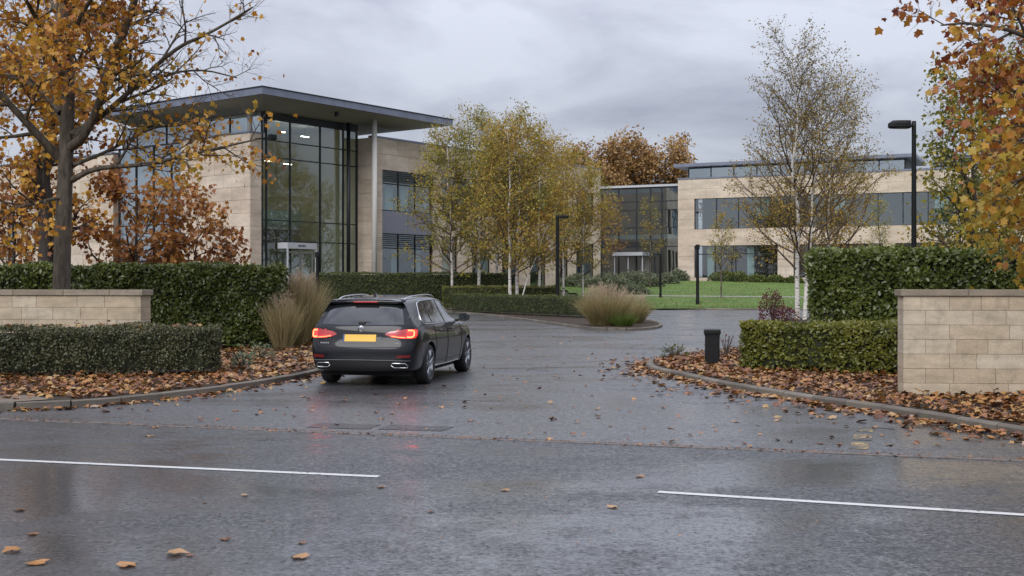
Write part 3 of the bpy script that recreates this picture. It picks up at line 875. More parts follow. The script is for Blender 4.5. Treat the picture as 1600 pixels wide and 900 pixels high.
# the open joint beside the channel
struct(strip('asphalt_joint', (-12, road_edge(-12)+.085), (12, road_edge(12)+.085), .05, .003, M['patch']), 'open dark joint beside the channel line')
# hairline cracks in the entrance asphalt
ck = MB(); rr = random.Random(21)
for i in range(16):
    x, y, a = rr.uniform(-2, 5), rr.uniform(14, 36), rr.uniform(-.35, .25)
    for k in range(rr.randint(4, 9)):
        a += rr.uniform(-.5, .5); L_ = rr.uniform(.15, .4); w_ = rr.uniform(.008, .022); x2, y2 = x + L_*math.cos(a), y + L_*math.sin(a)
        nx, ny = -math.sin(a)*w_, math.cos(a)*w_
        ck.add([(x-nx, y-ny, .003), (x2-nx, y2-ny, .003), (x2+nx, y2+ny, .003), (x+nx, y+ny, .003)], [(0, 1, 2, 3)]); x, y = x2, y2
struct(ck.build('asphalt_cracks', M['patch']), 'dark hairline cracks in the entrance asphalt')
# footway strip at the far left
struct(poly_sheet('pavement', [(-30, 21.75), (-8, 15.25), (-6.55, 14.86), (-6.05, 15.25), (-6.6, 15.75), (-8, 16.15), (-30, 22.8)], .095, M['pave']), 'narrow damp pavement behind the kerb at the far left')

def lawn_in(x, y):
    return y > 67.0 and x > 6.4 - .16*(y-67) and x < 46 and y < 95.5 - .43*(x-8) + 3
struct(grid_sheet('lawn', [3 + .5*i for i in range(90)], [66.9 + .5*i for i in range(64)], lambda x, y: gz(x, y) + .07, M['lawn'], lawn_in), 'mown green lawn rising to the right hand building')
ps = [GP(1010, 457, .75), GP(1090, 459, .7), GP(1200, 462, .65)]
lp = chaikin([(7.5, 77.5), (11, 77.2), (16, 76.5), (24, 75.5), (40, 75)])
mb = MB()
for a, b in zip(lp[:-1], lp[1:]):
    d = (b-a).normalized(); n = Vector((-d.y, d.x))*.45
    q = [a-n, b-n, b+n, a+n]; mb.add([(p.x, p.y, gz(p.x, p.y)+.085) for p in q], [(0, 1, 2, 3)])
struct(mb.build('path', M['path']), 'thin pale footpath crossing the lawn')

# lawn blades (uncountable): a short pile so that the edge and sheen read as grass
g = np.random.default_rng(77)
n = 52000
x = g.uniform(3, 34, n); y = 67.15 + 27*g.random(n)**1.6
k = (x > 6.5 - .16*(y-67)) & (y < 95.5 - .43*(x-8) + 2.5)
x, y = x[k], y[k]; n = len(x)
z = np.array([gz(a, b) for a, b in zip(x, y)]) + .06
o = link('lawn_grass', ribbons('lawn_grass', np.stack([x, y, z], 1), g.normal(0, .35, (n, 3)) + np.array([0, 0, 1]), g.uniform(.04, .10, n), np.full(n, .02), g.uniform(.1, .6, n), g.random(n)*.8 + .25*np.sin(x*.9)*np.sin(y*.7), g, 2), M['lawn_blade'])
tag(o, 'short green grass blades covering the lawn', 'grass', kind='stuff')

# ------------------------------------------------------------------ garden walls
UB = MB().box(-.5, .5, 0, 1, 0, 1, .0).mesh('unit_block')
def block_mesh(name, m, c):
    me = MB().box(-.5, .5, -.5, .5, -.5, .5, c).mesh(name); me.materials.append(m); return me
STONE_BLOCK = block_mesh('stone_block', M['stone'], .012)
COPING = block_mesh('coping_stone', M['coping'], .02)

def garden_wall(label, loc, rz, L, T, H, courses, cap, seed, end_quoins=None):
    rg = random.Random(seed)
    root = thing('stone_wall', label, 'wall', loc, rz)
    MB().box(.012, L-.012, .012, T-.012, -.05, H-cap-.002).build('core', M['stone_in'], root)
    ch = (H-cap)/courses
    for c in range(courses):
        x = 0.0; first = True
        while x < L-.05:
            w = rg.uniform(.36, .82)
            if first: w = .30 if c % 2 else .62; first = False
            if L - (x+w) < .3: w = L-x
            o = link('stone_block', STONE_BLOCK, None, root)
            pr = rg.uniform(0, .004)
            o.location = (x+w/2, T/2, c*ch+ch/2); o.scale = (w-.004, T+pr*2, ch-.004)
            x += w
    x = -.04
    while x < L+.03:
        w = min(rg.uniform(.85, 1.0), L+.04-x)
        if L+.04-(x+w) < .25: w = L+.04-x
        o = link('coping_stone', COPING, None, root)
        o.location = (x+w/2, T/2, H-cap/2); o.scale = (w-.005, T+.06, cap)
        x += w
    return root

garden_wall('tall sandstone block wall with grey coping on the right of the entrance', (5.40, 15.9, .05), -.085, 7.0, .32, 1.49, 7, .085, 11)
garden_wall('long sandstone block wall with flat coping behind the low left hedge', (-15.6, 22.0, .05), -.115, 8.9, .42, 1.45, 6, .10, 12)

# ------------------------------------------------------------------ buildings
UNIT = block_mesh('stone_panel', M['clad'], .0)
class Bld:
    def __init__(s, root): s.root = root
    def pt(s, face, a, c, z):
        return (a, c, z) if face == 'front' else (c, a, z)
    def boxf(s, mb, face, a0, a1, c0, c1, z0, z1):
        if face == 'front': mb.box(a0, a1, c0, c1, z0, z1)
        else: mb.box(c0, c1, a0, a1, z0, z1)
    def clad(s, face, c, a0, a1, z0, z1, op=(), pw=1.45, ph=.8, T=.35, seed=1, name='wall', proud=.03):
        """stone wall with openings: backing + one object for each cladding panel"""
        rg = random.Random(seed)
        As = sorted({a0, a1, *[o[0] for o in op], *[o[1] for o in op]}); As = [a for a in As if a0 <= a <= a1]
        Zs = sorted({z0, z1, *[o[2] for o in op], *[o[3] for o in op]}); Zs = [z for z in Zs if z0 <= z <= z1]
        mb = MB()
        for i in range(len(As)-1):
            for j in range(len(Zs)-1):
                ca, cz = (As[i]+As[i+1])/2, (Zs[j]+Zs[j+1])/2
                if any(o[0] < ca < o[1] and o[2] < cz < o[3] for o in op): continue
                s.boxf(mb, face, As[i], As[i+1], c, c+T, Zs[j], Zs[j+1])
        w = mb.build(name, M['clad_in'], s.root)
        cuts = sorted({z0, z1, *[o[2] for o in op], *[o[3] for o in op]}); rows = []
        for za, zb in zip(cuts[:-1], cuts[1:]):
            n = max(1, round((zb-za)/ph)); rows += [(za+(zb-za)*i/n, za+(zb-za)*(i+1)/n) for i in range(n)]
        for ri, (za, zb) in enumerate(rows):
            zc = (za+zb)/2
            blocked = sorted((o[0], o[1]) for o in op if o[2] < zc < o[3])
            free, x = [], a0
            for b0, b1 in blocked:
                if b0 > x+.01: free.append((x, b0))
                x = max(x, b1)
            if x < a1-.01: free.append((x, a1))
            for f0, f1 in free:
                n = max(1, round((f1-f0)/pw)); wd = (f1-f0)/n
                xs = [f0]
                sh = (wd*.5 if (ri % 2 and n > 1) else 0)
                q = f0 + (sh or wd)
                while q < f1-.2: xs.append(q); q += wd
                xs.append(f1)
                for xa, xb in zip(xs[:-1], xs[1:]):
                    o = link('stone_panel', UNIT, None, w)
                    pr = proud + rg.uniform(-.004, .004)
                    o.location = s.pt(face, (xa+xb)/2, c-pr/2, zc)
                    dx, dz = xb-xa-.018, zb-za-.018
                    o.scale = (dx, pr, dz) if face == 'front' else (pr, dx, dz)
        return w
    def glaze(s, face, c, As, Zs, glass, bar=.07, deep=.12, name='curtain_wall', tilt=.006, seed=1, thick_as=(), frame=None):
        """mullion grid with one pane object in each opening"""
        rg = random.Random(seed); mb = MB()
        for a in As: 
            b = bar*(1.8 if a in thick_as else 1)
            s.boxf(mb, face, a-b/2, a+b/2, c-deep/2, c+deep/2, Zs[0], Zs[-1])
        for z in Zs:
            for a, b in zip(As[:-1], As[1:]):
                s.boxf(mb, face, a+bar/2, b-bar/2, c-deep*.4, c+deep*.4, z-bar/2, z+bar/2)
        f = mb.build(name, frame or M['metal_dark'], s.root)
        for a, b in zip(As[:-1], As[1:]):
            for z, y in zip(Zs[:-1], Zs[1:]):
                t = [rg.uniform(-tilt, tilt) for _ in range(4)]
                if face == 'left': a, b = b, a
                q = [s.pt(face, a, c+t[0], z), s.pt(face, b, c+t[1], z), s.pt(face, b, c+t[2], y), s.pt(face, a, c+t[0]+t[2]-t[1], y)]
                MB().add(q, [(0, 1, 2, 3)]).build('pane', glass, f)
        return f

# ---- the atrium building on the left
B1 = thing('office_building', 'pale stone office building with tall glass atrium under a wide flat canopy', 'building', (-15.24, 70.0, 0), math.atan2(.8, .6))
b = Bld(B1)
Z0 = .15
def t_glass(px): k = (px-800)/1800; return (k*70+15.24)/(.6-.8*k)
def t_wing(px): k = (px-800)/1800; return (k*69.16+14.12)/(.6-.8*k)
GX = [0.06, t_glass(416), t_glass(453), t_glass(500), t_glass(536), t_glass(557)]
b.glaze('front', 0, GX, [Z0, 4.15, 5.42, 9.27, 10.3, 11.6], M['glass'], .065, .14, seed=3)
MB().box(.03, 8.25, -.09, .09, 11.64, 12.06).build('glazing_header', M['metal_dark'], B1)
# stone slab left of the glass and the glass wall beyond it
b.clad('left', -.85, 0, 6.6, Z0, 10.62, (), 1.5, .82, .25, 5)
MB().box(-.59, 0, .012, 6.6, Z0, 10.60).build('wall', M['clad_in'], B1)
b.clad('front', 0, -.88, 0.0, Z0, 10.62, (), .9, .82, .012, 6, name='wall_end')
MB().box(-.93, .03, -.05, 6.65, 10.62, 10.72).build('parapet_cap', M['metal_roof'], B1)
LY = [6.7, 8.6, 10.5, 12.4, 14.3]
b.glaze('left', -.1, LY, [Z0, 3.0, 5.4, 7.6, 9.4, 10.62], M['glass_blue'], .08, .14, seed=4)
LC = [0.0, 3.2, 6.4, 9.6, 12.8, 14.4]
b.glaze('left', .25, LC, [10.72, 12.0], M['glass_blue'], .07, .1, seed=5, name='clerestory')
b.clad('left', -.5, 14.4, 36, Z0, 10.3, ((27.0, 27.8, Z0+.01, 7.0),), 1.9, .9, .4, 7)
b.glaze('left', -.38, [27.0, 27.8], [Z0+.02, 2.4, 4.8, 7.0], M['glass_blue'], .06, .1, seed=8, name='window')
MB().box(-.6, 0, 14.4, 36, 10.32, 10.44).build('parapet_cap', M['metal_roof'], B1)
# canopy: tapered fascia, pale soffit
cp = MB().box(-2.64, 14.4, -3.15, 13.0, 12.42, 12.82, .0); cp.build('canopy_roof', M['metal_roof'], B1)
MB().box(-2.70, 14.46, -3.21, 13.06, 12.824, 12.88).build('canopy_edge', M['metal_dark'], B1)
MB().add([(-2.5, -3.0, 12.416), (14.26, -3.0, 12.416), (14.26, 12.9, 12.416), (-2.5, 12.9, 12.416), (-.4, -.6, 12.02), (12.0, -.6, 12.02), (12.0, 12.4, 12.02), (-.4, 12.4, 12.02)],
         [(0, 1, 5, 4), (1, 2, 6, 5), (2, 3, 7, 6), (3, 0, 4, 7), (4, 5, 6, 7)]).build('soffit', M['soffit'], B1)
for i in range(9):
    MB().box(-2.66 + i*1.9 + .9, -2.64 + i*1.9 + .9, -3.158, -3.14, 12.43, 12.81).build('fascia_joint', M['spandrel'], B1)
MB().tube([(-.42, .55, 10.7), (-.42, .55, 12.2)], .15, 14).build('column', M['column'], B1, True)
cx = t_glass(536); MB().tube([(cx, -.5, Z0), (cx, -.5, 12.2)], .13, 14).build('column', M['metal_dark'], B1, True)
cx = t_wing(581); MB().tube([(cx-.12, -1.75, Z0), (cx-.12, -1.75, 12.3)], .17, 16).build('column', M['column'], B1, True)
MB().box(4.2, 4.4, -2.2, -2.0, 12.0, 12.3).build('soffit_lamp', M['metal_dark'], B1)
# wing with ribbon windows
WIN = []
w0 = t_wing(597)
bays = [(w0, t_wing(676)), (t_wing(690), t_wing(715)), (t_wing(737), t_wing(766)), (t_wing(784), t_wing(812)), (t_wing(828), t_wing(853)), (t_wing(868), t_wing(888)), (t_wing(900), t_wing(928))]
ops = []
for i, (x0, x1) in enumerate(bays):
    ops += [(x0, x1, Z0+.35, 4.84)]
ups = [(w0, t_wing(676)), (t_wing(690), t_wing(766)), (t_wing(784), t_wing(888)), (t_wing(900), t_wing(928))]
for x0, x1 in ups: ops += [(x0, x1, 6.41, 9.09)]
WE = t_wing(938)
ops2 = ops + [(w0, t_wing(676), 4.84, 6.41)]
b.clad('front', -1.4, 8.32, WE, Z0, 11.15, ops2, 2.3, .95, .35, 9)
b.clad('left', 8.28, -1.40, 0.0, Z0, 11.15, (), 1.4, .95, .03, 10, name='wall_return')
MB().box(8.25, WE, -1.46, -1.0, 11.16, 11.28).build('parapet_cap', M['metal_roof'], B1)
def split(x0, x1, w): n = max(1, round((x1-x0)/w)); return [x0+(x1-x0)*i/n for i in range(n+1)]
for i, (x0, x1) in enumerate(bays):
    b.glaze('front', -1.25, split(x0, x1, 1.6), [Z0+.35, 3.9, 4.84], M['glass_win'], .07, .1, name='window', seed=20+i)
for i, (x0, x1) in enumerate(ups):
    b.glaze('front', -1.25, split(x0, x1, 1.6), [6.41, 8.2, 9.09], M['glass_win'], .07, .1, name='window', seed=30+i)
sp = split(w0, t_wing(676), 2.6)
for x0, x1 in zip(sp[:-1], sp[1:]): MB().box(x0+.01, x1-.01, -1.36, -1.2, 4.88, 6.37).build('spandrel_panel', M['spandrel'], B1)
for k in range(6):
    MB().box(w0, t_wing(676), -1.62, -1.44, 8.35+k*.13, 8.38+k*.13).build('louvre_slat', M['metal_dark'], B1)
    MB().box(w0, t_wing(676), -1.62, -1.44, 4.05+k*.13, 4.08+k*.13).build('louvre_slat', M['metal_dark'], B1)
# roof of the wing and the insides one sees through the glass
MB().box(8.7, WE, -1.03, 12, 10.5, 10.9).build('roof', M['int_white'], B1)
MB().box(.1, WE, .2, 12, Z0-.1, Z0+.02).build('interior_floor', M['int_floor'], B1)
MB().box(8.9, WE, -.95, 11.5, 5.0, 5.6).build('interior_floor', M['int_white'], B1)
MB().box(8.9, WE, 5.0, 5.2, Z0, 10.5).build('interior_wall', M['int_dark'], B1)
MB().box(.5, 8.7, 8.2, 8.5, Z0, 11.9).build('interior_wall', M['int_wall'], B1)
MB().box(8.35, 8.62, .3, 8.2, Z0, 11.9).build('interior_wall', M['int_wall'], B1)
MB().box(.3, .5, 6.6, 14.4, Z0, 12.0).build('interior_wall', M['int_dark'], B1)
MB().box(0, 8.6, 5.6, 8.2, 5.2, 5.5).build('gallery_floor', M['int_white'], B1)
MB().box(0.2, 8.6, 5.5, 5.56, 5.5, 6.5).build('gallery_rail', M['blind'], B1)
MB().box(.1, 8.6, .2, 8.2, 11.92, 11.98).build('interior_ceiling', M['int_white'], B1)
MB().box(WE-.3, WE, -1.0, 12, Z0, 11.1).build('wall', M['clad_in'], B1)
for (x, y, z) in ((1.2, 2.2, 9.35), (2.9, 2.6, 9.35), (1.4, 4.4, 9.3), (3.4, 4.8, 9.3), (1.7, 3.4, 7.6), (5.2, 3.4, 9.4), (.7, 3.0, 9.1), (3.2, 1.8, 11.2), (5.8, 2.4, 11.2)):
    MB().box(x-.32, x+.32, y-.05, y+.05, z, z+.04).build('ceiling_lamp', M['light'], B1)
    MB().tube([(x, y, z+.04), (x, y, 11.92)], .01, 5).build('lamp_cable', M['metal_dark'], B1)
MB().box(3.6, 3.8, 8.1, 8.19, 7.6, 8.0).build('wall_spot', M['spot'], B1)
for x, z, w, h in ((1.9, 5.6, .9, 1.5), (4.9, 7.0, .35, .5), (5.3, 6.6, .4, .45), (5.0, 6.1, .3, .35), (5.4, 7.6, .3, .35), (1.6, Z0, 1.0, 2.3), (5.6, Z0, .9, 2.2)):
    MB().box(x, x+w, 8.12, 8.18, z, z+h).build('wall_frame', M['int_dark'], B1)
for i, (x, z) in enumerate(((9.8, 6.45), (11.3, 6.45), (13.8, 6.45), (10.4, .5), (12.6, .5), (15.5, .5), (18.9, 6.45), (20.5, .5))):
    MB().box(x, x+.75, -1.08, -1.05, z, z+1.75 if z > 5 else z+3.3).build('window_blind', M['blind'], B1)
for x in (10.5, 13, 16, 19, 22, 25):
    MB().box(x, x+1.2, 1.0, 1.12, 9.6, 9.66).build('ceiling_lamp', M['light'], B1)
# entrance porch
p0, p1 = t_glass(432), t_glass(478)
mb = MB(); mb.box(p0, p0+.09, -1.0, -.92, Z0, 3.68).box(p1-.09, p1, -1.0, -.92, Z0, 3.68).box(p0, p1, -1.0, -.1, 3.68, 4.05)
pr = mb.build('entrance_porch', M['white_metal'], B1)
pm = (p0+p1)/2
for a0, a1 in ((p0+.16, pm-.02), (pm+.02, p1-.16)):
    mb = MB().box(a0, a0+.07, -.82, -.76, Z0, 3.52).box(a1-.07, a1, -.82, -.76, Z0, 3.52).box(a0+.07, a1-.07, -.82, -.76, 3.42, 3.52)
    dr = mb.build('door', M['steel'], B1)
    MB().add([(a0, -.79, Z0), (a1, -.79, Z0), (a1, -.79, 3.5), (a0, -.79, 3.5)], [(0, 1, 2, 3)]).build('pane', M['glass'], dr)
    MB().tube([(pm-.16 if a1 < pm else pm+.16, -.88, 1.0), (pm-.16 if a1 < pm else pm+.16, -.88, 2.1)], .025, 6).build('handle', M['steel'], dr)
for i in range(5):
    MB().box(pm-.34+i*.13, pm-.26+i*.13, -1.008, -1.0, 3.80, 3.92).build('sign_letter', M['metal_dark'], pr)
# floodlight on a bracket at the glass corner
fl = MB().tube([(-.5, -.05, 10.25), (-.5, -1.5, 10.25)], .045, 8).build('floodlight_bracket', M['black'], B1)
MB().box(-.72, -.28, -1.75, -1.4, 10.1, 10.42, .06).build('floodlight', M['black'], B1)

# ---- the building on the right with its glazed link
OX, OY = 15.0, 104.0
B2 = thing('office_building', 'long two storey pale stone office building with ribbon windows beyond the lawn', 'building', (OX, OY, 0), math.atan2(-.431, .902))
b = Bld(B2)
def t2(px): k = (px-800)/1800; return (k*OY-OX)/(.902+.431*k)
Z2 = 1.5; W0, W1, B2E = t2(1085), t2(1490), t2(1600)
ops = [(W0, W1, 6.33, 9.07), (W0, t2(1215), 2.0, 4.85), (t2(1240), t2(1380), 2.0, 4.85), (t2(1400), W1, 2.0, 4.85)]
b.clad('front', 0, 0, B2E, Z2, 10.84, ops, 2.6, 1.0, .35, 15)
b.clad('left', 0.0, .02, 2.0, Z2, 10.84, (), 2.0, 1.0, .3, 16, name='wall_return')
MB().box(-.06, B2E, -.08, .5, 10.845, 10.99).build('parapet_cap', M['metal_roof'], B2)
b.glaze('front', .18, split(W0, W1, 1.9), [6.33, 9.07], M['glass_win'], .08, .1, name='window', seed=40)
for i, o in enumerate(ops[1:]):
    b.glaze('front', .18, split(o[0], o[1], 1.9), [2.0, 4.1, 4.85], M['glass_win'], .08, .1, name='window', seed=41+i)
MB().box(.5, B2E, .4, 11.5, 10.2, 10.6).build('roof', M['int_white'], B2)
MB().box(.5, B2E, .42, 6.0, 5.2, 5.9).build('interior_floor', M['int_white'], B2)
MB().box(.5, B2E, .42, 6.0, Z2, 1.95).build('interior_floor', M['int_floor'], B2)
MB().box(.5, B2E, 6.0, 6.3, Z2, 10.2).build('interior_wall', M['int_dark'], B2)
for i, x in enumerate((2.6, 6.2, 9.9, 13.0, 17.5, 21.0, 24.5)):
    MB().box(x, x+.6, .40, .44, 2.02, 4.8).build('window_blind', M['blind'], B2)
    if i % 2: MB().box(x+.8, x+1.9, .40, .44, 7.4, 9.0).build('window_blind', M['blind'], B2)
# penthouse set back on the roof
b.glaze('front', 2.6, split(.2, 19.2, 2.1), [10.8, 12.1], M['glass_blue'], .09, .1, name='penthouse_glazing', seed=50)
MB().box(.1, 19.3, 2.9, 9.5, 10.7, 12.1).build('penthouse_wall', M['int_dark'], B2)
MB().box(-.9, 20.2, 1.4, 10, 12.14, 12.42).build('penthouse_roof', M['metal_roof'], B2)
MB().box(3.0, 16, 3.5, 9, 12.425, 12.60).build('roof_upstand', M['int_white'], B2)
MB().box(21.5, 29.0, 2.6, 8, 10.6, 12.2).build('plant_screen', M['metal_dark'], B2)
for k in range(5): MB().box(21.4, 29.1, 2.5, 2.58, 10.9+k*.26, 11.0+k*.26).build('screen_slat', M['metal_roof'], B2)
# glazed link
LX = [t2(938)-.2, t2(964), t2(992), t2(1014), t2(1031), -.05]
b.glaze('front', .5, LX, [Z2, 4.85, 6.6, 8.2, 9.0, 10.25], M['glass_blue'], .09, .14, name='link_glazing', seed=60)
MB().box(LX[0]-.2, -.1, .25, 8, 10.32, 10.52).build('link_roof', M['white_metal'], B2)
MB().box(LX[0], -.1, 6.5, 6.8, Z2, 10.3).build('interior_wall', M['int_dark'], B2)
MB().box(LX[0], -.1, 1.5, 6.5, 5.6, 6.0).build('interior_floor', M['int_white'], B2)
MB().box(LX[0]-.25, LX[0]-.03, .3, 8, Z2, 10.3).build('wall', M['metal_dark'], B2)
MB().box(t2(966), t2(1013), -1.6, .4, 4.0, 4.32).build('entrance_canopy', M['white_metal'], B2)
for px in (968, 989, 1011): MB().tube([(t2(px), -1.3, Z2), (t2(px), -1.3, 4.0)], .06, 8).build('canopy_post', M['white_metal'], B2)
for px in (975, 998): MB().box(t2(px), t2(px)+.9, .38, .43, Z2, 3.9).build('door', M['steel'], B2)

# ------------------------------------------------------------------ the car
def make_car(loc, rz):
    car = thing('estate_car', 'dark charcoal estate car with lit tail lights driving into the entrance', 'car', loc, rz)
    paint, nt, N, L, bs = newmat('charcoal_paint')
    bs.inputs['Base Color'].default_value = (.006, .0068, .0105, 1); bs.inputs['Metallic'].default_value = .0; bs.inputs['Specular IOR Level'].default_value = .15
    bs.inputs['Roughness'].default_value = .35; bs.inputs['Coat Weight'].default_value = 1.0; bs.inputs['Coat Roughness'].default_value = .03; bs.inputs['Coat IOR'].default_value = 1.33
    dark = plain('car_black_trim', (.008, .008, .009), .42)
    well = plain('wheel_well', (.004, .004, .004), .9)
    cglass = plain('car_tinted_glass', (.010, .012, .013), .04, spec=.9, coat=.6)
    chrome = plain('car_chrome', (.62, .63, .65), .16, 1.0)
    alloy = plain('alloy_wheel', (.42, .43, .45), .26, .95)
    red = plain('tail_lamp_red', (.30, .006, .006), .12, spec=.8, coat=1.0, emis=.55, ecol=(.9, .02, .01))
    redlit = plain('tail_lamp_lit', (1, .06, .03), .3, emis=10.0, ecol=(1.0, .05, .018))
    smoke = plain('tail_lamp_smoked', (.26, .010, .012), .15, spec=.8, coat=1.0, emis=.12, ecol=(.9, .02, .02))
    brake3 = plain('high_brake_lamp', (.35, .01, .01), .2, emis=.12, ecol=(.9, .02, .02))
    reflector = plain('bumper_reflector', (.16, .012, .012), .25)
    plate = plain('yellow_number_plate', (.78, .47, .06), .4)
    blue = plain('plate_blue', (.03, .07, .25), .4)
    def ip(tab, v): return float(np.interp(v, [a for a, _ in tab], [c for _, c in tab]))
    YR = [(.20, .20), (.27, .10), (.36, .035), (.50, 0), (.60, .0), (.66, .030), (.72, .055), (.85, .075), (.96, .10), (1.02, .14), (1.20, .29), (1.36, .44), (1.45, .50)]
    ZR = [(.3, 1.40), (.5, 1.412), (1.0, 1.445), (1.5, 1.462), (2.0, 1.466), (2.4, 1.445), (2.6, 1.40), (2.8, 1.315), (3.1, 1.18), (3.4, 1.04), (3.55, .985), (3.8, .95), (4.1, .90), (4.4, .80), (4.58, .69), (4.68, .58)]
    ZB = [(.1, .985), (1.0, .975), (2.0, .955), (3.0, .94), (3.5, .93), (3.8, .90), (4.1, .85), (4.4, .74), (4.58, .63), (4.68, .53)]
    WW = [(0, .845), (.25, .885), (.6, .905), (1.0, .915), (2.0, .915), (3.0, .915), (3.8, .91), (4.1, .885), (4.4, .82), (4.58, .73), (4.68, .62)]
    WR = [(.3, .585), (.6, .60), (1.0, .615), (2.0, .63), (2.5, .615), (3.0, .64), (3.5, .70), (4.0, .68), (4.4, .6), (4.68, .45)]
    ZBOT = [(0, .30), (.3, .22), (.6, .19), (4.2, .19), (4.5, .22), (4.68, .30)]
    def section(y, rear=False):
        w, zr, zb, wr, zo = ip(WW, y), ip(ZR, y), ip(ZB, y), ip(WR, y), ip(ZBOT, y)
        zb = min(zb, zr-.03)
        hs = zb
        P = [(0, zo), (.6*w, zo), (.90*w, zo+.02), (.955*w, zo+.09), (.985*w, .46 if y < 4.3 else zo+.15), (1.0*w, .64*hs/.97), (.992*w, .80*hs/.97), (.978*w, .90*hs/.97), (.945*w, zb), (.925*w, zb+.025),
             (wr+(.925*w-wr)*.45, zb+(zr-zb)*.52), (wr+.055, zr-.075), (wr-.015, zr-.022), (wr*.62, zr-.004), (0, zr+.008)]
        return P
    ys = [.30, .62, 1.0, 1.4, 1.8, 2.2, 2.45, 2.65, 2.9, 3.2, 3.45, 3.62, 3.8, 4.05, 4.3, 4.5, 4.62, 4.68]
    K = 15
    bm = bmesh.new()
    rings = []
    def ring(P, yf):
        right = [bm.verts.new((x, yf(x, z), z)) for x, z in P]
        left = [right[0]] + [bm.verts.new((-x, yf(x, z), z)) for x, z in P[1:-1]] + [right[-1]]
        return right, left
    # rear edge ring follows the tailgate profile
    P0 = section(.12); 
    Pr = [(x*.975, z) for x, z in P0]
    zmap = [.24, .24, .25, .31, .46, .60, .74, .86, .955, .99, 1.18, 1.315, 1.375, 1.392, 1.40]
    Pr = [(Pr[i][0], zmap[i]) for i in range(K)]
    Pr[9] = (.80, .99); Pr[10] = (.72, 1.18); Pr[11] = (.645, 1.315); Pr[12] = (.57, 1.375); Pr[13] = (.36, 1.392)
    r0 = ring(Pr, lambda x, z: ip(YR, z) + (.115 if x > .45 else .03) )
    rings.append(r0)
    for y in ys: rings.append(ring(section(y), lambda x, z, y=y: y))
    for (ra, la), (rb, lb) in zip(rings[:-1], rings[1:]):
        for k in range(K-1):
            bm.faces.new((ra[k], rb[k], rb[k+1], ra[k+1])) if len({ra[k], rb[k], rb[k+1], ra[k+1]}) == 4 else None
            q = [la[k], la[k+1], lb[k+1], lb[k]]
            if len(set(q)) == 4: bm.faces.new(q)
    # rear panel: rows between left and right edge points
    S = [.80, .45, 0, -.45, -.80]
    rows = []
    R0, L0 = rings[0]
    for k in range(1, K-1):
        x, z = Pr[k]
        row = [R0[k]] + [bm.verts.new((x*s_, ip(YR, z) + .05*abs(s_)**3 + (.0 if abs(s_) < .7 else .012), z)) for s_ in S] + [L0[k]]
        rows.append(row)
    for ra, rb in zip(rows[:-1], rows[1:]):
        for i in range(len(ra)-1): bm.faces.new((ra[i], ra[i+1], rb[i+1], rb[i])[::-1])
    bm.faces.new([R0[0]] + [v for v in rows[0]][::1])
    top = rows[-1]; bm.faces.new([R0[-1]] + list(reversed(top)))
    Rn, Ln = rings[-1]
    bm.faces.new(Rn + list(reversed(Ln[1:-1])))
    bmesh.ops.recalc_face_normals(bm, faces=list(bm.faces))
    me = bpy.data.meshes.new('body'); bm.to_mesh(me); bm.free()
    me.polygons.foreach_set('use_smooth', np.ones(len(me.polygons), dtype=bool))
    tmp = bpy.data.objects.new('tmp', me); COL.objects.link(tmp)
    me.materials.append(paint); me.materials.append(well)
    sub = tmp.modifiers.new('s', 'SUBSURF'); sub.levels = sub.render_levels = 2
    dg = bpy.context.evaluated_depsgraph_get(); ev = tmp.evaluated_get(dg)
    full = bpy.data.meshes.new_from_object(ev)
    bv = BVHTree.FromPolygons([v.co.copy() for v in full.vertices], [tuple(p.vertices) for p in full.polygons])
    cut = []
    RW, YA, YF = .325, 1.0, 3.78
    for y in (YA, YF):
        for sgn in (-1, 1):
            prof = [(0, .58), (.375, .58), (.375, 1.1), (0, 1.1)]
            cb = bmesh.new()
            bmesh.ops.create_cone(cb, cap_ends=True, segments=40, radius1=.372, radius2=.372, depth=.6, matrix=Matrix.Translation((sgn*.90, y, RW+.012)) @ Matrix.Rotation(PI/2, 4, 'Y'))
            cm = bpy.data.meshes.new('c'); cb.to_mesh(cm); cb.free(); cm.materials.append(well)
            co = bpy.data.objects.new('c', cm); COL.objects.link(co); cut.append(co)
            md = tmp.modifiers.new('b', 'BOOLEAN'); md.operation = 'DIFFERENCE'; md.object = co; md.solver = 'EXACT'; md.material_mode = 'TRANSFER'
    dg = bpy.context.evaluated_depsgraph_get(); ev = tmp.evaluated_get(dg)
    body_me = bpy.data.meshes.new_from_object(ev); body_me.name = 'body'
    for o in cut + [tmp]: bpy.data.objects.remove(o)
    body = link('body', body_me, None, car)
    try:
        body_me.set_sharp_from_angle(angle=math.radians(38))
    except Exception: pass

    def hit_rear(x, z, off):
        h = bv.ray_cast(Vector((x, -2, z)), Vector((0, 1, 0)))
        return (h[0] + Vector((0, -off, 0))) if h[0] else Vector((x, .3, z))
    def hit_side(y, z, off, sg=1):
        h = bv.ray_cast(Vector((2*sg, y, z)), Vector((-sg, 0, 0)))
        return (h[0] + Vector((off*sg, 0, 0))) if h[0] else Vector((.85*sg, y, z))
    def resample(pl, n):
        pl = [Vector(p) for p in pl]; seg = [(q-p).length for p, q in zip(pl[:-1], pl[1:])]; T = sum(seg); out = []
        for i in range(n+1):
            s_ = T*i/n; j = 0
            while j < len(seg)-1 and s_ > seg[j]: s_ -= seg[j]; j += 1
            out.append(pl[j].lerp(pl[j+1], min(1, s_/max(seg[j], 1e-6))))
        return out
